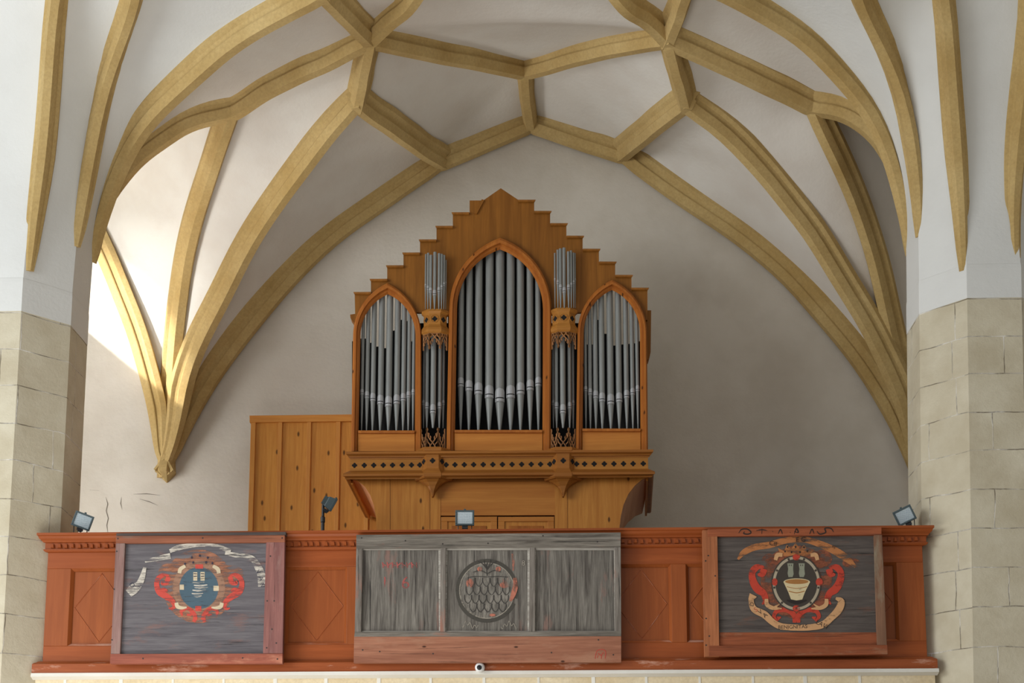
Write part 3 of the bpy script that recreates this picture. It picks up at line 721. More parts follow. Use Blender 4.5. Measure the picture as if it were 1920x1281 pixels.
for L, w in (([(485, 485), (432, 490), (402, 530), (412, 592), (442, 640), (480, 668), (494, 715), (470, 742)], [12, 44, 44, 52, 56, 46, 38, 8]), ([(485, 500), (470, 535), (440, 540)], [44, 44, 12]), ([(575, 858), (552, 825), (575, 788), (640, 782), (690, 818), (692, 868)], [14, 26, 30, 34, 36, 24]), ([(575, 840), (600, 830)], [30, 8])):
    C.stroke(L, w, 1); C.stroke(mir(L, 706), w, 1)
C.ring(705, 598, 172, 192, 26, 5); C.ell(705, 598, 158, 178, 5); C.ring(705, 598, 162, 184, 18, 6)
for k in range(9): a = math.radians(40 * k + 10); C.stroke([(705 + 146 * math.cos(a), 598 + 166 * math.sin(a)), (705 + 160 * math.cos(a), 598 + 182 * math.sin(a))], 14, 5)
for x, y, a, b in ((705, 420, 26, 22), (705, 770, 26, 22), (557, 590, 20, 26), (862, 590, 24, 28)): C.ell(x, y, a, b, 1, 12)
for x in (665, 742):
    C.poly([(x - 22, 462), (x + 20, 462), (x + 18, 500), (x + 22, 535), (x + 14, 556), (x - 14, 556), (x - 20, 530), (x - 16, 500)], 7)
    for q in (-8, 6): C.stroke([(x + q, 470), (x + q, 480)], 5, 5)
C.stroke([(640, 715), (705, 728), (775, 715)], [8, 26, 8], 8)
C.poly([(617, 590), (650, 660), (668, 708), (705, 716), (745, 710), (766, 655), (799, 590)], 4); C.ell(708, 590, 91, 25, 4); C.ell(708, 587, 80, 17, 9)
C.stroke([(640, 622), (708, 634), (778, 622)], 4, 9); C.stroke([(652, 652), (708, 664), (762, 652)], 6, 9)
for L in ([(500, 705), (505, 745), (545, 768), (605, 772)], [(548, 770), (590, 740)], [(562, 440), (575, 405), (610, 405)]):
    C.stroke(L, [24, 30, 26, 8][:len(L)] if len(L) > 2 else [22, 6], 3); C.stroke(mir(L, 706), [24, 30, 26, 8][:len(L)] if len(L) > 2 else [22, 6], 3)
C.stroke([(410, 678), (395, 715), (415, 775), (485, 812), (540, 862), (600, 893), (700, 902), (800, 900), (885, 882), (945, 832), (995, 778), (1012, 722), (975, 700)], [54, 36, 44, 50, 44, 44, 42, 42, 46, 46, 52, 44, 16], 3)
C.text('D', 402, 742, 40, -75, 8); C.text('S', 428, 780, 44, -40, 1); C.text('V', 458, 796, 44, -32, 8); C.text('A', 492, 818, 44, -38, 8); C.text('BENIGNITAS', 680, 898, 36, -2, 8); C.text('LAVI', 880, 882, 44, 28, 8)
C.text('CII', 545, 327, 46, 12, 8); C.text('E G', 735, 300, 46, -2, 8); C.text('S', 962, 352, 34, -35, 8)
C.mb.build('painted_shield', [o_rib, r_red, r_or, r_cr, r_tub, r_in, r_ring, r_tab, r_dk, r_och], pan)
C = Paint(1300, 930, S, YB - .0055)
for L in ([(310, 255), (330, 230), (370, 228), (395, 250), (375, 262), (345, 258), (350, 243)], [(430, 238), (470, 232), (505, 238)], [(470, 225), (468, 260)], [(580, 260), (596, 230), (610, 262)], [(690, 262), (705, 225), (718, 250), (690, 245)], [(795, 262), (812, 228), (826, 260)], [(845, 240), (865, 262), (905, 250), (900, 222), (940, 222), (960, 248)], [(540, 243), (546, 243)], [(660, 250), (666, 250)]): C.stroke(L, [3] + [8] * (len(L) - 2) + [3], 0)
C.mb.build('painted_scrollwork', [r_dk], t2)

# ------------------------------------------------------------------ floodlights
M_HOUS = m_plain('grey green lamp housing', srgb(64, 80, 84), .45)
M_BLK = m_plain('black lamp metal', srgb(28, 28, 32), .4)
def m_lens():
    m, t, b, o = nt('prismatic lamp glass')
    v = coords(t, (1, 1, 1))
    br = N(t, 'ShaderNodeTexBrick'); mp = coords(t, (1, 1, 1), rot=(math.radians(90), 0, 0)); t.links.new(mp, br.inputs['Vector'])
    br.offset = 0; br.inputs['Scale'].default_value = 1; br.inputs['Brick Width'].default_value = .009; br.inputs['Row Height'].default_value = .006; br.inputs['Mortar Size'].default_value = .0012
    br.inputs['Color1'].default_value = srgb(206, 218, 222); br.inputs['Color2'].default_value = srgb(186, 200, 206); br.inputs['Mortar'].default_value = srgb(130, 146, 154)
    t.links.new(br.outputs['Color'], b.inputs['Base Color']); b.inputs['Roughness'].default_value = .18; b.inputs['Coat Weight'].default_value = .5
    return m
M_LENS = m_lens()
M_CABLE = m_plain('pale cable', srgb(214, 214, 212), .5)
def floodlight(label, cpx, cpy, Y, roll, yaw, pitch, base_z, cable=True, w=.162, h=.134, pole=None, group='floodlights on the gallery'):
    c = P(cpx, cpy, Y)
    T = Matrix.Translation(c) @ Matrix.Rotation(math.radians(yaw), 4, 'Z') @ Matrix.Rotation(math.radians(pitch), 4, 'X') @ Matrix.Rotation(math.radians(roll), 4, 'Y')
    root = thing('floodlight', label, 'floodlight', (c.x, c.y, base_z), group)
    def bld(mb, name, mat, parent=root, **kw):
        mb.v = [T @ p for p in mb.v]; return mb.build(name, mat, parent, **kw)
    r = lambda a, b, y: [Vector((-a, y, -b)), Vector((a, y, -b)), Vector((a, y, b)), Vector((-a, y, b))]
    a, b = w / 2, h / 2
    mb = MB(); mb.loft([r(a * .55, b * .5, .085), r(a * .8, b * .78, .06), r(a * .93, b * .93, .012), r(a * .93, b * .93, .0)])
    for k in range(-2, 3): mb.box((k * .022 - .003, .05, -b * .6), (k * .022 + .003, .097, b * .6))
    bld(mb, 'housing', M_HOUS)
    mb = MB(); e = .016
    for x0, z0, x1, z1 in ((-a, b - e, a, b), (-a, -b, a, -b + e), (-a, -b + e, -a + e, b - e), (a - e, -b + e, a, b - e)): mb.box((x0, -.012, z0), (x1, .012, z1))
    mb.box((-.009, -.006, b), (.009, .012, b + .012))
    fr = bld(mb, 'front_frame', M_HOUS, bevel=.003)
    mb = MB(); mb.box((-a + e, -.004, -b + e), (a - e, .004, b - e)); bld(mb, 'lamp_glass', M_LENS, fr)
    mb = MB(); mb.box((-.024, .005, -b - .022), (.026, .055, -b)); mb.box((-.014, .012, -b - .034), (.02, .045, -b - .02)); bld(mb, 'junction_box', M_BLK)
    if pole:
        mb = MB(); p0, p1 = pole
        mb.lathe((p0.x, p0.y, p0.z), [(.012, 0), (.012, .02), (.0165, .025), (.0165, p1.z - p0.z - .17), (.021, p1.z - p0.z - .165), (.021, p1.z - p0.z - .12), (.013, p1.z - p0.z - .11), (.013, p1.z - p0.z)], 12)
        pl = mb.build('pole', M_BLK, root, smooth=True)
        mb = MB(); mb.lathe((p0.x, p0.y, p0.z), [(.16, 0), (.16, .012), (.03, .03), (.018, .06)], 20); mb.build('stand_base', M_BLK, root, smooth=True)
        mb = MB(); q = T @ Vector((0, .07, -.01)); mb.tube([p1, p1 + Vector((0, 0, .012)), p1.lerp(q, .5) + Vector((0, 0, .01)), q], .011); mb.build('swivel_arm', M_BLK, root)
    else:
        for s in (-1, 1):
            mb = MB(); q = T @ Vector((s * a * .72, .03, -b + .004)); mb.tube([q, Vector((q.x, q.y, base_z + .002)), Vector((q.x, q.y + .03, base_z + .002))], .0042, 6); mb.build('bracket_leg', M_BLK, root)
        if cable:
            mb = MB(); q = T @ Vector((.0, .03, -b - .03)); mb.tube([q, q + Vector((.012, -.01, -.01)), q + Vector((.022, -.012, -.03)), Vector((q.x + .03, q.y, base_z + .005)), Vector((q.x + .05, q.y + .05, base_z + .005))], .0045, 6); mb.build('cable', M_CABLE, root, smooth=True)
    return root
floodlight('grey floodlight tilted to the right on the parapet beside left pillar', 155, 977, 11.98, 19, 12, 14, ZT)
floodlight('upright grey floodlight above the middle grey board, below the organ', 871.5, 971.5, 11.98, 0, 2, 4, ZT)
floodlight('grey floodlight tilted to the left on the parapet beside right pillar', 1696, 967, 11.98, -23, -14, 10, ZT)
pp = P(606, 946, 12.5)
floodlight('dark floodlight on a black pole in front of wooden screen, turned away', 624, 947, 12.5, -16, 112, 26, GF, False, .13, .125, (Vector((pp.x, pp.y, GF)), pp))
# dome camera
c = P(900, 1252.2, 11.868)
dc = thing('security_camera', 'small white dome security camera with black lens under the middle grey board', 'camera', (c.x, 11.885, c.z))
def ylathe(prof, cx, cz, n=24):
    mb = MB(); mb.loft([[Vector((cx + r * math.cos(2 * math.pi * i / n), y, cz + r * math.sin(2 * math.pi * i / n))) for i in range(n)] for r, y in prof]); return mb
M_WHT = m_plain('white plastic', srgb(240, 242, 243), .35)
R = .042
ylathe([(R * .98, 11.884), (R, 11.868), (R * .97, 11.845)] + [(R * .97 * math.cos(a), 11.845 - R * .8 * math.sin(a)) for a in (.2, .4, .6, .8, 1.0, 1.2)], c.x, c.z).build('dome_shell', M_WHT, dc, smooth=True)
ylathe([(.0205, 11.83), (.0205, 11.806), (.017, 11.803), (.0155, 11.806)], c.x - .003, c.z - .008).build('lens_ring', M_BLK, dc, smooth=True)
ylathe([(.0105, 11.812), (.0105, 11.803), (.006, 11.801)], c.x - .003, c.z - .008).build('lens', m_plain('lens glass', srgb(16, 14, 16), .08), dc, smooth=True)
# ------------------------------------------------------------------ organ
YO = 13.0
m_gab = m_wood('dark stained gable', srgb(148, 96, 36), srgb(116, 72, 24), 'Z', .7, .5)
m_frame = m_wood('reddish pine frame', srgb(178, 110, 46), srgb(148, 84, 32), 'Z', .8, .42, knots=.09)
m_pan = m_wood('orange pine panel', srgb(198, 134, 62), srgb(174, 108, 46), 'X', .7, .42)
m_cas = m_wood('honey pine boards', srgb(204, 142, 66), srgb(178, 114, 48), 'Z', 1.3, .42, knots=.13)
m_cor = m_wood('brown pine moulding', srgb(168, 110, 48), srgb(138, 84, 34), 'X', .8, .42)
m_fri = m_wood('olive pine frieze', srgb(180, 124, 56), srgb(150, 98, 40), 'X', .8, .45)
m_cove = m_wood('pale pine cove', srgb(226, 172, 132), srgb(210, 146, 104), 'Y', .6, .4)
m_dark = m_plain('interior shade black', srgb(16, 13, 11), .9)  # near-black colour standing for shade in hollows and openings
m_trac = m_wood('faded carved tracery', srgb(186, 132, 86), srgb(120, 82, 50), 'Z', 2, .6)
def m_metal(name, col, rough):
    m, t, b, o = nt(name); v = coords(t, (10, 10, 1.2)); n = noise(t, v, 3, 6, .6)
    c = mix(t, ramp(t, n, [(.3, K1), (.7, W1)]), tuple(x * .78 for x in col[:3]) + (1,), col)
    t.links.new(c, b.inputs['Base Color']); b.inputs['Metallic'].default_value = .35; b.inputs['Roughness'].default_value = rough
    return m
m_pipe = m_metal('grey pipe metal', srgb(140, 143, 141), .5)
m_lip = m_metal('bright pipe mouth', srgb(176, 178, 180), .42)
organ = thing('pipe_organ', 'wooden pipe organ with stepped gable and three pointed arches of grey pipes', 'organ', (P(937, 900, YO).x, YO + .6, GF))
def op(name, pix, Y, d, mat, parent=organ, bevel=0):
    mb = MB(); mb.prism(pix, Y, d); return mb.build(name, mat, parent, bevel=bevel)
def arch(xl, xr, ya, ys, xa=None, n=12):
    """pointed arch, from left springing over the apex to the right springing"""
    w = (xr - xl) / 2; h = ys - ya; r = (w * w + h * h) / (2 * w); xa = xa or (xl + xr) / 2
    th = math.acos((r - w) / r); L = [(xl + r - r * math.cos(th * i / n), ys - r * math.sin(th * i / n)) for i in range(n + 1)]
    R_ = [(xr - r + r * math.cos(th * i / n), ys - r * math.sin(th * i / n)) for i in range(n, -1, -1)]
    return L + R_[1:]
# arch data: outer l/r/apex, inner l/r/apex, springing, bottoms
AR = [dict(o=(662, 790, 531), i=(676, 779, 552), ys=630, bo=(658, 790), bi=(671.5, 777.5), yb=846, sill=807),
      dict(o=(842, 1034, 446), i=(857, 1018, 468), ys=580, bo=(837, 1032), bi=(852.5, 1017), yb=845, sill=806),
      dict(o=(1083, 1213, 525), i=(1094.5, 1200, 544), ys=625, bo=(1080, 1215), bi=(1092, 1201), yb=844, sill=803.5)]
mid = [arch((a['o'][0] + a['i'][0]) / 2, (a['o'][1] + a['i'][1]) / 2, (a['o'][2] + a['i'][2]) / 2, a['ys']) for a in AR]
steps_l = [(662.5, 548), (693, 523.5), (723.5, 498), (754, 474), (785, 449.5), (816, 424), (846.5, 398.5), (878, 376)]
steps_r = [(1217, 540), (1187, 516), (1156.5, 491), (1126, 467), (1095.5, 442.5), (1065, 419), (1034.5, 396), (1004.5, 375)]
out = [(666, 600)]
for k, a in enumerate(mid): out += [(a[0][0], 600 if k == 0 else 586)] + [q for q in a if q[1] < 586] + [(a[-1][0], 600 if k == 2 else 586)]
out += [(1214, 600)]
o = []
for k, (x, y) in enumerate(steps_r):
    o.append((x - 3, y))
    nx = steps_r[k + 1][0] - 3 if k < 7 else 972
    o.append((nx, y))
o += [(939, 353), (906, 376)]
for k in range(7, -1, -1):
    x, y = steps_l[k]; nx = steps_l[k + 1][0] + 2.5 if k < 7 else 906
    if k < 7: o.append((nx, y))
    o.append((x + 2.5, y))
gab = op('gable_board', out + o, YO, .035, m_gab)
for st, sg in ((steps_l[:7], 1), (steps_r, -1)):
    for x, y in st:
        mb = MB()
        e = x + sg * (31 + 2)
        mb.loft([[P(x, y - .5, YO - .035), P(x + sg * 1, y + 2.5, YO - .03), P(x + sg * 3, y + 5, YO - .012), P(x + sg * 3, y + 5, YO + .03), P(x, y - .5, YO + .03)],
                 [P(e, y - .7, YO - .035), P(e, y + 2.3, YO - .03), P(e, y + 5, YO - .012), P(e, y + 5, YO + .03), P(e, y - .7, YO + .03)]])
        mb.build('step_cap', m_gab, organ)
op('loose_cap_strip', [(903.5, 373.5), (908, 375), (894, 401), (889, 400)], YO - .02, .02, m_gab)
for x, y, w in ((939, 440, 1.2), (937.5, 400, 1)):
    pass
# arch frames: outer roll and recessed inner fillet
for a in AR:
    ao = [(a['bo'][0], a['yb'])] + arch(*a['o'][:2], a['o'][2], a['ys']) + [(a['bo'][1], a['yb'])]
    ai = [(a['bi'][0], a['yb'])] + arch(*a['i'][:2], a['i'][2], a['ys']) + [(a['bi'][1], a['yb'])]
    lv = [0, .18, .42, .55, .75, 1.0]; yv = [YO - .045, YO - .06, YO - .06, YO - .03, YO - .03, YO - .005]
    mb = MB(); n = len(ao)
    rings = []
    for k in range(n):
        r = [P(ao[k][0], ao[k][1], YO + .03)]
        for l, y in zip(lv, yv):
            r.append(P(ao[k][0] + (ai[k][0] - ao[k][0]) * l, ao[k][1] + (ai[k][1] - ao[k][1]) * l, y))
        r.append(P(ai[k][0], ai[k][1], YO + .03)); rings.append(r)
    mb.loft(rings)
    mb.build('arch_frame', m_frame, organ)
    l, r, s, b = a['bi'][0], a['bi'][1], a['sill'], a['yb']
    op('sill', [(l, s), (r, s), (r, s + 5), (l, s + 5)], YO - .05, .09, m_frame, bevel=.004)
    op('lower_panel', [(l, s + 5), (r, s + 5), (r, b), (l, b)], YO - .02, .05, m_pan)
# interior shade black: sides, floor and backing boards, near black for the shade inside; the outer bays are open to the wall at the top
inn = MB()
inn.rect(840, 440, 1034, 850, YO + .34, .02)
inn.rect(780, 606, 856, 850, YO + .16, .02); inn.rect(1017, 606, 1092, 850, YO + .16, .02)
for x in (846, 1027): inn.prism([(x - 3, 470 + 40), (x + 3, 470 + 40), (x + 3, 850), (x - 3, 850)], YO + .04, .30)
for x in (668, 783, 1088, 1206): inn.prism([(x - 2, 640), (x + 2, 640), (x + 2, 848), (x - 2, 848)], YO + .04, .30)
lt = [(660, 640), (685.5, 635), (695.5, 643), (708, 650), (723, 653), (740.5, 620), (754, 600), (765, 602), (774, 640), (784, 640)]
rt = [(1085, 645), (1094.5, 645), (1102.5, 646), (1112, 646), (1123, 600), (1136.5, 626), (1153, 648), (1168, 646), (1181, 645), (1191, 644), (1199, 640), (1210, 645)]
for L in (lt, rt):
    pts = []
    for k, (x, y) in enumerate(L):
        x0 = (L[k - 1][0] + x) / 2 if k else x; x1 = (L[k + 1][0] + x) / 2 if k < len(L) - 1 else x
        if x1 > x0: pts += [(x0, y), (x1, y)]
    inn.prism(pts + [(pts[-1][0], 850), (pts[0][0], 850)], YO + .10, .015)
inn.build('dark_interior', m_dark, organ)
# pipes
kx = (P(938, 700, YO) - P(937, 700, YO)).x
def pipe(x, foot, mouth, top, w, Y, g=1.1, lip=True):
    """foot, mouth and top are heights in the photograph; w the diameter in its pixels"""
    r = w * g * kx / 2; zf, zm, zt_ = P(x, foot, Y).z, P(x, mouth, Y).z, P(x, top, Y).z
    c = P(x, mouth, Y); c.z = zf
    tip = .30 * r; H = zm - zf
    mb = MB()
    mb.lathe(c, [(tip, 0), (tip * 1.25, H * .06), (r * .98, H - r * 1.1), (r * 1.0, H - r * .8), (r, H), (r, zt_ - zf), (r * .8, zt_ - zf + .0005)], 14)
    o = mb.build('organ_pipe', m_pipe, organ, smooth=True, angle=50)
    if lip:
        lw = r * 1.12; lh = r * 2.3; yf = Y - r * 1.02; zl = zm - r * .75
        mb = MB()
        # rounded shield over the mouth, curved round the pipe
        na = 8; rows = []
        hh = [0, .25, .5, .7, .85, .95, 1.0]
        for h in hh:
            ww = 1.0 if h < .7 else math.sqrt(max(0, 1 - ((h - .7) / .3) ** 2)) * .85 + .15
            rows.append([Vector((c.x + lw * math.sin(ang * ww), Y - lw * 1.06 * math.cos(ang * ww) * 1.0, zl + h * (lh + r * .75))) for ang in [math.radians(-72 + 144 * i / na) for i in range(na + 1)]])
        mb.loft(rows, 0, close=False, cap0=False, cap1=False)
        # dark band painted for the shade in the mouth slit
        zs = zl + r * .62; hs = max(.004, r * .22)
        mb.loft([[Vector((c.x + lw * 1.03 * math.sin(ang), Y - lw * 1.12 * math.cos(ang), zs + q)) for ang in [math.radians(-58 + 116 * i / 6) for i in range(7)]] for q in (0, hs)], 1, close=False, cap0=False, cap1=False)
        # rounded lower lip edge
        mb.tube([Vector((c.x + lw * math.sin(ang), Y - lw * 1.04 * math.cos(ang), zl - r * .12 * math.cos(ang))) for ang in [math.radians(-66 + 132 * i / 6) for i in range(7)]], r * .07, 5, 0)
        mb.build('pipe_mouth', [m_lip, m_dark], o, smooth=True, angle=50)
    return o
def arch_y(a, x):
    A_ = arch(*a['i'][:2], a['i'][2], a['ys'])
    for (x0, y0), (x1, y1) in zip(A_, A_[1:]):
        if x0 <= x <= x1: return y0 + (y1 - y0) * (x - x0) / max(1e-6, x1 - x0)
    return a['ys']
setA = [list(zip((679, 688.3, 699.3, 713.5, 728.7, 744, 756.3, 766.2, 775), (738, 744, 749, 754.5, 758.5, 754, 749, 743.5, 738), (6.5, 8, 9.3, 10.8, 12, 11, 9, 7.5, 6.5))),
        list(zip((864, 879.5, 897.3, 917.5, 937.3, 957.5, 976, 994, 1009.5), (722, 729, 735, 742, 749, 742, 735, 728, 721), (10.2, 11.5, 12.8, 14, 15.2, 14, 12.8, 11.5, 10.2))),
        list(zip((1098, 1106.6, 1117, 1129, 1145, 1160.8, 1174.8, 1186, 1195.5), (732, 738, 744, 750, 754.5, 750.5, 743.5, 738, 731.5), (6.2, 7.5, 9, 10.5, 12, 11, 9.3, 8, 7)))]
for a, S_ in zip(AR, setA):
    for x, my, w in S_:
        yt = arch_y(a, x) - 14
        pipe(x, a['sill'] + 1, my, max(yt, a['i'][2] - 4), w, YO + .075 if a is AR[1] else YO + .05, 1.1 if a is AR[1] else 1.03)
# turrets
def hexring(cx, y, hw, hf, d, Yb):
    d = d * .64; hf = hf * .9
    c = P(cx, y, Yb - d); k = kx
    return [Vector((c.x - hw * k, Yb + .04, c.z)), Vector((c.x - hw * k, Yb, c.z)), Vector((c.x - hf * k, Yb - d, c.z)), Vector((c.x + hf * k, Yb - d, c.z)), Vector((c.x + hw * k, Yb, c.z)), Vector((c.x + hw * k, Yb + .04, c.z))]
def hexloft(mb, cx, rows, Yb, m=0): mb.loft([hexring(cx, *r, Yb) for r in rows], m)
def quatrefoil(mb, c, u, v, n, s, m=1):
    """four lobed dark patch, painted shade for an opening, on a face with axes u, v and outward normal n"""
    for i, (a, b) in enumerate(((1, 0), (-1, 0), (0, 1), (0, -1))):
        q = c + u * (a * s * .52) + v * (b * s * .52)
        mb.poly([q + n * .0015 + (u * math.cos(t) + v * math.sin(t)) * s * .46 for t in [2 * math.pi * k / 12 for k in range(12)]], m)  # flat near-black lobes in place of a pierced hole
    mb.poly([c + n * .002 + u * s * .62, c + n * .002 + v * s * .62, c + n * .002 - u * s * .62, c + n * .002 - v * s * .62], m)
def facets(ring):
    return [(ring[i], ring[i + 1]) for i in (1, 2, 3)]
YT = YO - .04
for cu, cl in ((815, 811), (1057, 1056)):
    dy = 0 if cu < 900 else -2.5
    mb = MB(); hexloft(mb, cu, [(579 + dy, 25, 13, .10), (583 + dy, 26, 13.5, .11), (585 + dy, 24, 12.5, .10), (588 + dy, 21.5, 11.5, .088), (608 + dy, 21.5, 11.5, .088), (613 + dy, 26, 13.5, .108), (617 + dy, 27, 14, .115), (621 + dy, 26, 13.5, .11), (624 + dy, 22, 12, .09)], YT)
    r0 = hexring(cu, 598 + dy, 21.5, 11.5, .088, YT)
    for a, b in facets(r0):
        u = (b - a).normalized(); n = u.cross(UP); n = n if n.y < 0 else -n; w = (b - a).length
        s = .027
        quatrefoil(mb, (a + b) / 2, u * min(1, w / .075), UP, n, s)
        mb.tube([(a + b) / 2 + n * .002 + (u * min(1, w / .075) * math.cos(t) + UP * math.sin(t)) * .037 for t in [2 * math.pi * k / 16 for k in range(17)]], .004, 5)
    mb.build('turret_cap', [m_fri, m_dark], organ)
    mb = MB(); hexloft(mb, cl, [(838, 31, 17, .135), (841, 32.5, 18, .145), (845, 31, 17, .135), (847, 27, 15, .115), (852, 22.5, 12.5, .095), (878, 22.5, 12.5, .095), (884, 31, 15.5, .13), (887, 35, 17.5, .15), (893, 35, 17.5, .15), (896, 32, 16, .135), (897, 27, 13.5, .11), (903, 19, 10, .075), (911, 10, 6, .045), (920, 5, 3, .03), (931, 1.5, 1, .012)], YO - .08)
    r0 = hexring(cl, 864, 22.5, 12.5, .095, YO - .08)
    for a, b in facets(r0):
        u = (b - a).normalized(); n = u.cross(UP); n = n if n.y < 0 else -n; w = (b - a).length
        quatrefoil(mb, (a + b) / 2, u * min(1, w / .08), UP, n, .027)
    mb.build('turret_base', [m_cor, m_dark], organ)
    # tracery: hanging at the top, standing at the bottom
    for y0, y1, sg in ((624 + dy, 656 + dy, 1), (840, 800, -1)):
        mb = MB()
        ra = hexring(cu if sg > 0 else cl, y0, 22, 11.5, .07, YT + .0); rb_ = hexring(cu if sg > 0 else cl, y1, 22, 11.5, .07, YT + .0)
        for q in (1, 2, 3):
            A0, A1, B0, B1 = ra[q], ra[q + 1], rb_[q], rb_[q + 1]
            f = lambda u, v: (A0.lerp(A1, u)).lerp(B0.lerp(B1, u), v)
            th = .006
            L = [[(0, 0), (0, .95)], [(1, 0), (1, .95)], [(0, .02), (1, .02)],
                 [(0, .75), (.12, .52), (.3, .38), (.5, .26), (.68, .12), (.78, .02)], [(1, .75), (.88, .52), (.7, .38), (.5, .26), (.32, .12), (.22, .02)],
                 [(0, .42), (.1, .25), (.22, .2), (.35, .02)], [(1, .42), (.9, .25), (.78, .2), (.65, .02)],
                 [(.3, .38), (.34, .52), (.28, .56)], [(.7, .38), (.66, .52), (.72, .56)], [(.12, .52), (.2, .66), (.12, .7)], [(.88, .52), (.8, .66), (.88, .7)], [(0, .75), (.07, .86), (.0, .95)], [(1, .75), (.93, .86), (1, .95)]]
            for l in L: mb.tube([f(*t) for t in l], th, 5)
        mb.build('tracery_valance' if sg > 0 else 'tracery_gallery', m_trac, organ)
    # five display pipes between the two tracery bands
    X5 = (794.5, 800.5, 812, 824, 831) if cu < 900 else (1037.5, 1043.5, 1055.5, 1068, 1074.5)
    for x, my, w, y in zip(X5, (757.5, 764, 771.5, 764, 757.5), (5.2, 7.2, 9.6, 7.2, 5.2), (YO + .05, YO + .015, YO - .02, YO + .015, YO + .05)):
        pipe(x, 803, my, 630, w, y)
    if cu < 900: U = zip((798, 802.5, 807.5, 815, 823, 828, 832.5, 836), (477, 475, 479, 473.5, 476, 477, 479, 488), (537, 542, 547, 552, 546, 541, 535, 532), (3.2, 4.4, 5.4, 6, 5.4, 4.4, 4, 2.6))
    else: U = zip((1040.5, 1046, 1051, 1058, 1066, 1071, 1075.5, 1078.5), (475, 469, 467, 465.5, 472.5, 470.5, 474.5, 475), (526, 531, 541, 547, 541, 536, 531, 526), (3, 4.4, 5.4, 6, 5.4, 4.2, 3.8, 2.6))
    for (x, ty, my, w) in U:
        q = (x - cu) / 22; pipe(x, 580 + dy, my, ty, w, YT - .018 - .055 * math.sqrt(max(0, 1 - q * q)))
# entablature
def entab(name, xl, xr, yl, yr, prof, mat, parent=organ):
    mb = MB(); mb.loft([[P(xl + i, yl + dy, Y) for dy, Y, i in prof], [P(xr - i, yr + dy, Y) for dy, Y, i in prof]]); return mb.build(name, mat, parent)
entab('upper_moulding', 648.5, 1225, 848, 844, [(-1, YO + .05, 0), (-1, YO - .16, 0), (3.5, YO - .16, 0), (5, YO - .145, 1.5), (8, YO - .125, 4), (10, YO - .12, 5), (11, YO - .10, 7), (14, YO - .095, 8), (14, YO + .05, 8)], m_cor)
mb = MB()
fl, fr_ = (656.5, 862), (1215, 858)
mb.prism([fl, fr_, (1215.5, 882), (656, 885)], YO - .09, .1)
qx = [664.7, 683, 700.7, 718.6, 736, 754, 771.5, 787, 836.5, 853, 870.5, 888, 906, 924, 942, 960, 978, 996, 1013.5, 1031, 1081, 1096, 1114, 1133, 1151, 1169, 1187, 1206]
for x in qx:
    y = 873 - (x - 656) * .0062
    quatrefoil(mb, P(x, y, YO - .09), Vector((1, 0, 0)), UP, Vector((0, -1, 0)), .026)
mb.build('quatrefoil_frieze', [m_fri, m_dark], organ)
entab('lower_moulding', 643, 1228, 884, 880, [(-2, YO - .08, 14), (-1, YO - .09, 13), (4, YO - .165, 1), (5, YO - .17, 0), (9, YO - .17, 0), (10.5, YO - .15, 3), (13, YO - .13, 5), (15, YO - .125, 6), (15, YO + .05, 6)], m_cor)
# lower case with curved shoulders
cl_ = [(656, 897), (672, 902), (684, 912), (694, 928), (701, 948), (705, 970), (706, 990), (706, 1012)]
cr_ = [(1219, 893), (1204, 899), (1190, 911), (1178, 927), (1169, 947), (1164, 968), (1161.5, 990), (1161.5, 1012)]
zfl = P(706, 1012, YO)
DO = 1.28
low = op('lower_case_front', cl_ + [(826, 1012), (826, 898), ] , YO, .03, m_cas)
low2 = op('lower_case_front', [(1040, 896), (1040, 1012)] + cr_[::-1], YO, .03, m_cas)
op('frieze_board', [(826, 904), (1040, 902.5), (1040, 966), (826, 967)], YO + .004, .03, m_pan)
op('frieze_board', [(826, 897), (1040, 896), (1040, 902.5), (826, 904)], YO - .004, .03, m_cor)
for x in (731.5, 1064, 806): op('board_joint', [(x - .5, 899), (x + .5, 899), (x + .5, 1010), (x - .5, 1010)], YO - .001, .004, m_gab, low)
# doors
op('door_recess', [(825, 966), (1041, 965), (1041, 1012), (825, 1012)], YO + .05, .02, m_dark)  # near-black sheet painted for the shade round the doors
for a, b in ((827, 932), (934, 1039)):
    d = op('door', [(a, 969.5), (b, 969), (b, 1012), (a, 1012)], YO + .012, .03, m_cas)
    for x0, y0, x1, y1, Y in ((a, 969.5, b, 978, YO), (a, 978, a + 12, 1012, YO), (b - 12, 978, b, 1012, YO)):
        op('door_frame', [(x0, y0), (x1, y0), (x1, y1), (x0, y1)], Y, .02, m_pan, d, .003)
    op('door_panel', [(a + 20, 986), (b - 20, 986), (b - 20, 1012), (a + 20, 1012)], YO + .004, .012, m_frame, d, .003)
# coves run back on both flanks, lower case sides go to the gallery floor
for cv in (cl_, cr_):
    mb = MB()
    L = [P(*q, YO) + Vector((0, .028, 0)) for q in cv]
    mb.loft([L, [p + Vector((0, DO, 0)) for p in L]], close=False, cap0=False, cap1=False)
    mb.build('curved_cove', m_cove, organ)
xa, xb = P(706, 1012, YO).x, P(1161.5, 1012, YO).x; za = P(706, 1012, YO).z
mb = MB(); mb.box((xa, YO, GF), (xb, YO + .03, za + .01)); mb.box((xa, YO + .03, GF), (xa + .03, YO + DO, za)); mb.box((xb - .03, YO + .03, GF), (xb, YO + DO, za))
mb.build('lower_case_body', m_cas, organ)
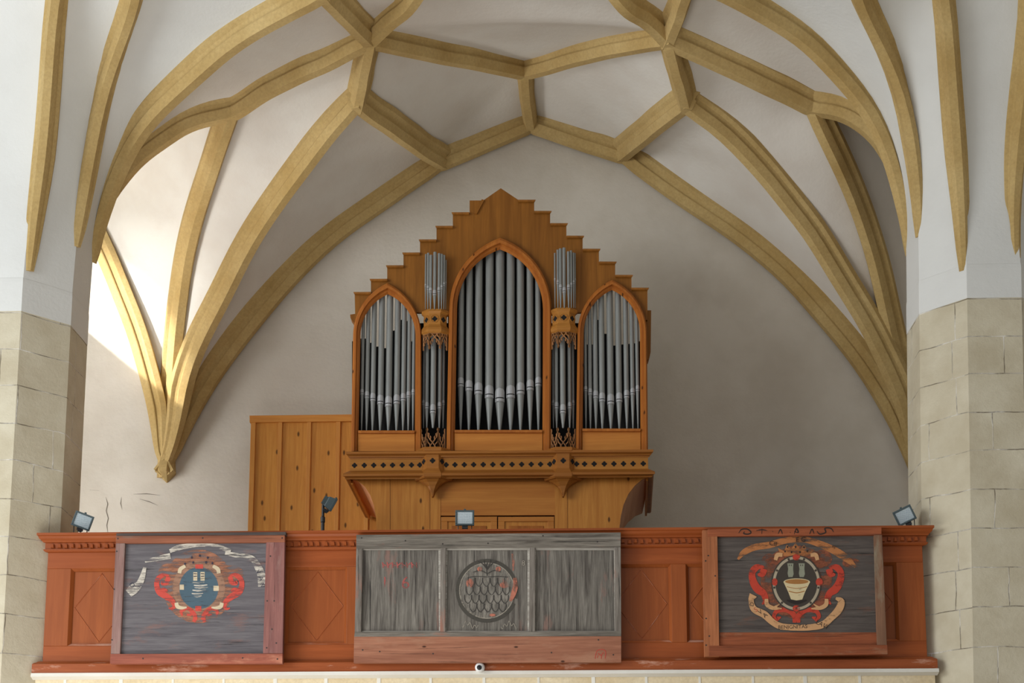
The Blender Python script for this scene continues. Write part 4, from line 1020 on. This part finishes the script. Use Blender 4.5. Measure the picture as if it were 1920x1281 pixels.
# flank mouldings under the upper case and the upper case sides
for fx, fy, bx_, by in ((646.5, 899, 684, 972), (1226, 892, 1221, 963)):
    mb = MB(); A_ = P(fx, fy, YO - .1); B_ = P(bx_, by, YO + DO)
    sx = 1 if fx < 900 else -1
    pr = [(0, .045), (0, .015), (.012 * sx, .003), (.045 * sx, .003), (.045 * sx, .045)]
    mb.loft([[A_ + Vector((x, 0, z)) for x, z in pr], [B_ + Vector((x, 0, z)) for x, z in pr]]); mb.build('flank_moulding', m_cor, organ)
    C_ = P(658 if sx > 0 else 1215, 846, YO); Zt = P(900, 583, YO).z
    mb = MB(); hA = A_.z; xs = C_.x
    mb.extrude([(xs, YO + .03, hA - .01), (xs + .02 * sx, YO + .03, hA - .01), (xs + .02 * sx, YO + .03, P(900, 660, YO).z), (xs, YO + .03, P(900, 660, YO).z)], (B_.x - A_.x if sx < 0 else 0, DO - .03, 0)); mb.build('case_side', m_cas, organ)
op('side_lug', [(1210, 582), (1221, 582), (1220, 660), (1216, 674), (1210, 674)], YO + .05, .12, m_gab)
op('side_lug', [(656.5, 590), (670, 588), (670, 620), (664, 606), (657, 596)], YO + .05, .12, m_gab)

# ------------------------------------------------------------------ plank screen beside the organ
YS = 14.35
m_scr = m_wood('golden pine planks', srgb(210, 152, 72), srgb(186, 124, 54), 'Z', 1.3, .45, knots=.14)
m_scb = m_wood('pine battens', srgb(208, 150, 76), srgb(188, 126, 60), 'Z', .8, .45, knots=.08)
z0 = GF
scr = thing('plank_screen', 'tall golden pine plank screen with thin battens left of the organ', 'screen', (P(590, 1000, YS).x, YS, GF))
def down(x, xb): # foot of a leaning line on the floor
    return x + (xb - x) * 1.55
xe = P(469, 790, YS).x; xr = P(712, 1000, YS).x; zc = P(470, 793, YS).z
bp = [469, 525, 580, 635, 690]
xs = [P(x, 900, YS).x for x in (468, 523.5, 578, 633, 688)] + [xr + .1]
for a, b in zip(xs, xs[1:]):
    mb = MB(); mb.box((a + .001, YS, GF), (b - .001, YS + .025, zc)); mb.build('plank', m_scr, scr, bevel=.002)
for i, a in enumerate(xs[:-1]):
    mb = MB(); w = .022 if i else .026; x0 = a - (0 if i == 0 else w); mb.box((x0, YS - .02, GF), (x0 + 2 * w, YS, zc)); mb.build('batten', m_scb, scr, bevel=.004)
mb = MB(); zt2 = P(470, 780, YS - .04).z; mb.extrude([(xs[0] - .01, YS - .035, zc - .005), (xs[0] - .01, YS - .04, zt2 - .02), (xs[0] - .01, YS - .05, zt2), (xs[0] - .01, YS + .03, zt2), (xs[0] - .01, YS + .03, zc - .005)], (xs[-1] - xs[0], 0, 0)); mb.build('cap_rail', m_wood('pine cap rail', srgb(208, 148, 70), srgb(184, 120, 52), 'X', .8, .45, knots=.09), scr)
# ------------------------------------------------------------------ light
w = bpy.data.worlds.new('daylight'); scene.world = w; w.use_nodes = True
bg = w.node_tree.nodes['Background']; bg.inputs[0].default_value = (.96, .98, 1.0, 1); bg.inputs[1].default_value = .33
def area(name, loc, target, sx, sy, power, col=(1, 1, 1)):
    d = bpy.data.lights.new(name, 'AREA'); d.shape = 'RECTANGLE'; d.size = sx; d.size_y = sy; d.energy = power; d.color = col
    o = bpy.data.objects.new(name, d); COL.objects.link(o); o.location = loc
    o.rotation_euler = (Vector(target) - Vector(loc)).to_track_quat('-Z', 'Y').to_euler(); return o
# window of the left aisle beside the gallery, windows of the nave on the left
area('gallery_window_light', (-6.5, 13.2, 5.3), (-1.0, 13.7, 6.0), 1.4, 3.2, 90, (1.0, .99, .98))
area('nave_window_light', (-11.0, 4.0, 6.0), (0, 11.8, 6.0), 6, 5, 800, (.97, .995, 1.0))
area('nave_front_light', (1.0, -1.5, 6.0), (-.5, 13, 5.0), 8, 4, 80, (1.0, .98, .95))
area('floor_bounce_light', (-3.0, 8.6, .4), (-.9, 11.5, 9), 6, 6, 410, (1.0, .97, .93))  # added lamp low in the nave, stands in for bounce onto the vault
s = bpy.data.lights.new('sunbeam', 'SPOT'); s.energy = 12000; s.spot_size = math.radians(13); s.spot_blend = .5; s.shadow_soft_size = .05; s.color = (1, .97, .9)
so = bpy.data.objects.new('sunbeam', s); COL.objects.link(so)
tgt = P(160, 640, WY); dr_ = Vector((-1, -.5, .87)).normalized()
so.location = tgt + dr_ * 9; so.rotation_euler = (-dr_).to_track_quat('-Z', 'Y').to_euler()
s = bpy.data.lights.new('side_vault_fill_light', 'SPOT'); s.energy = 460; s.spot_size = math.radians(62); s.spot_blend = 1; s.shadow_soft_size = .5; s.color = (1, .97, .92)  # soft spot added to brighten the left side vault
so = bpy.data.objects.new('side_vault_fill_light', s); COL.objects.link(so); so.location = (-6.2, 13.3, 5.4)
so.rotation_euler = (Vector((-4.4, 14.0, 8.4)) - so.location).to_track_quat('-Z', 'Y').to_euler()
scene.view_settings.view_transform = 'Standard'
scene.view_settings.exposure = 0
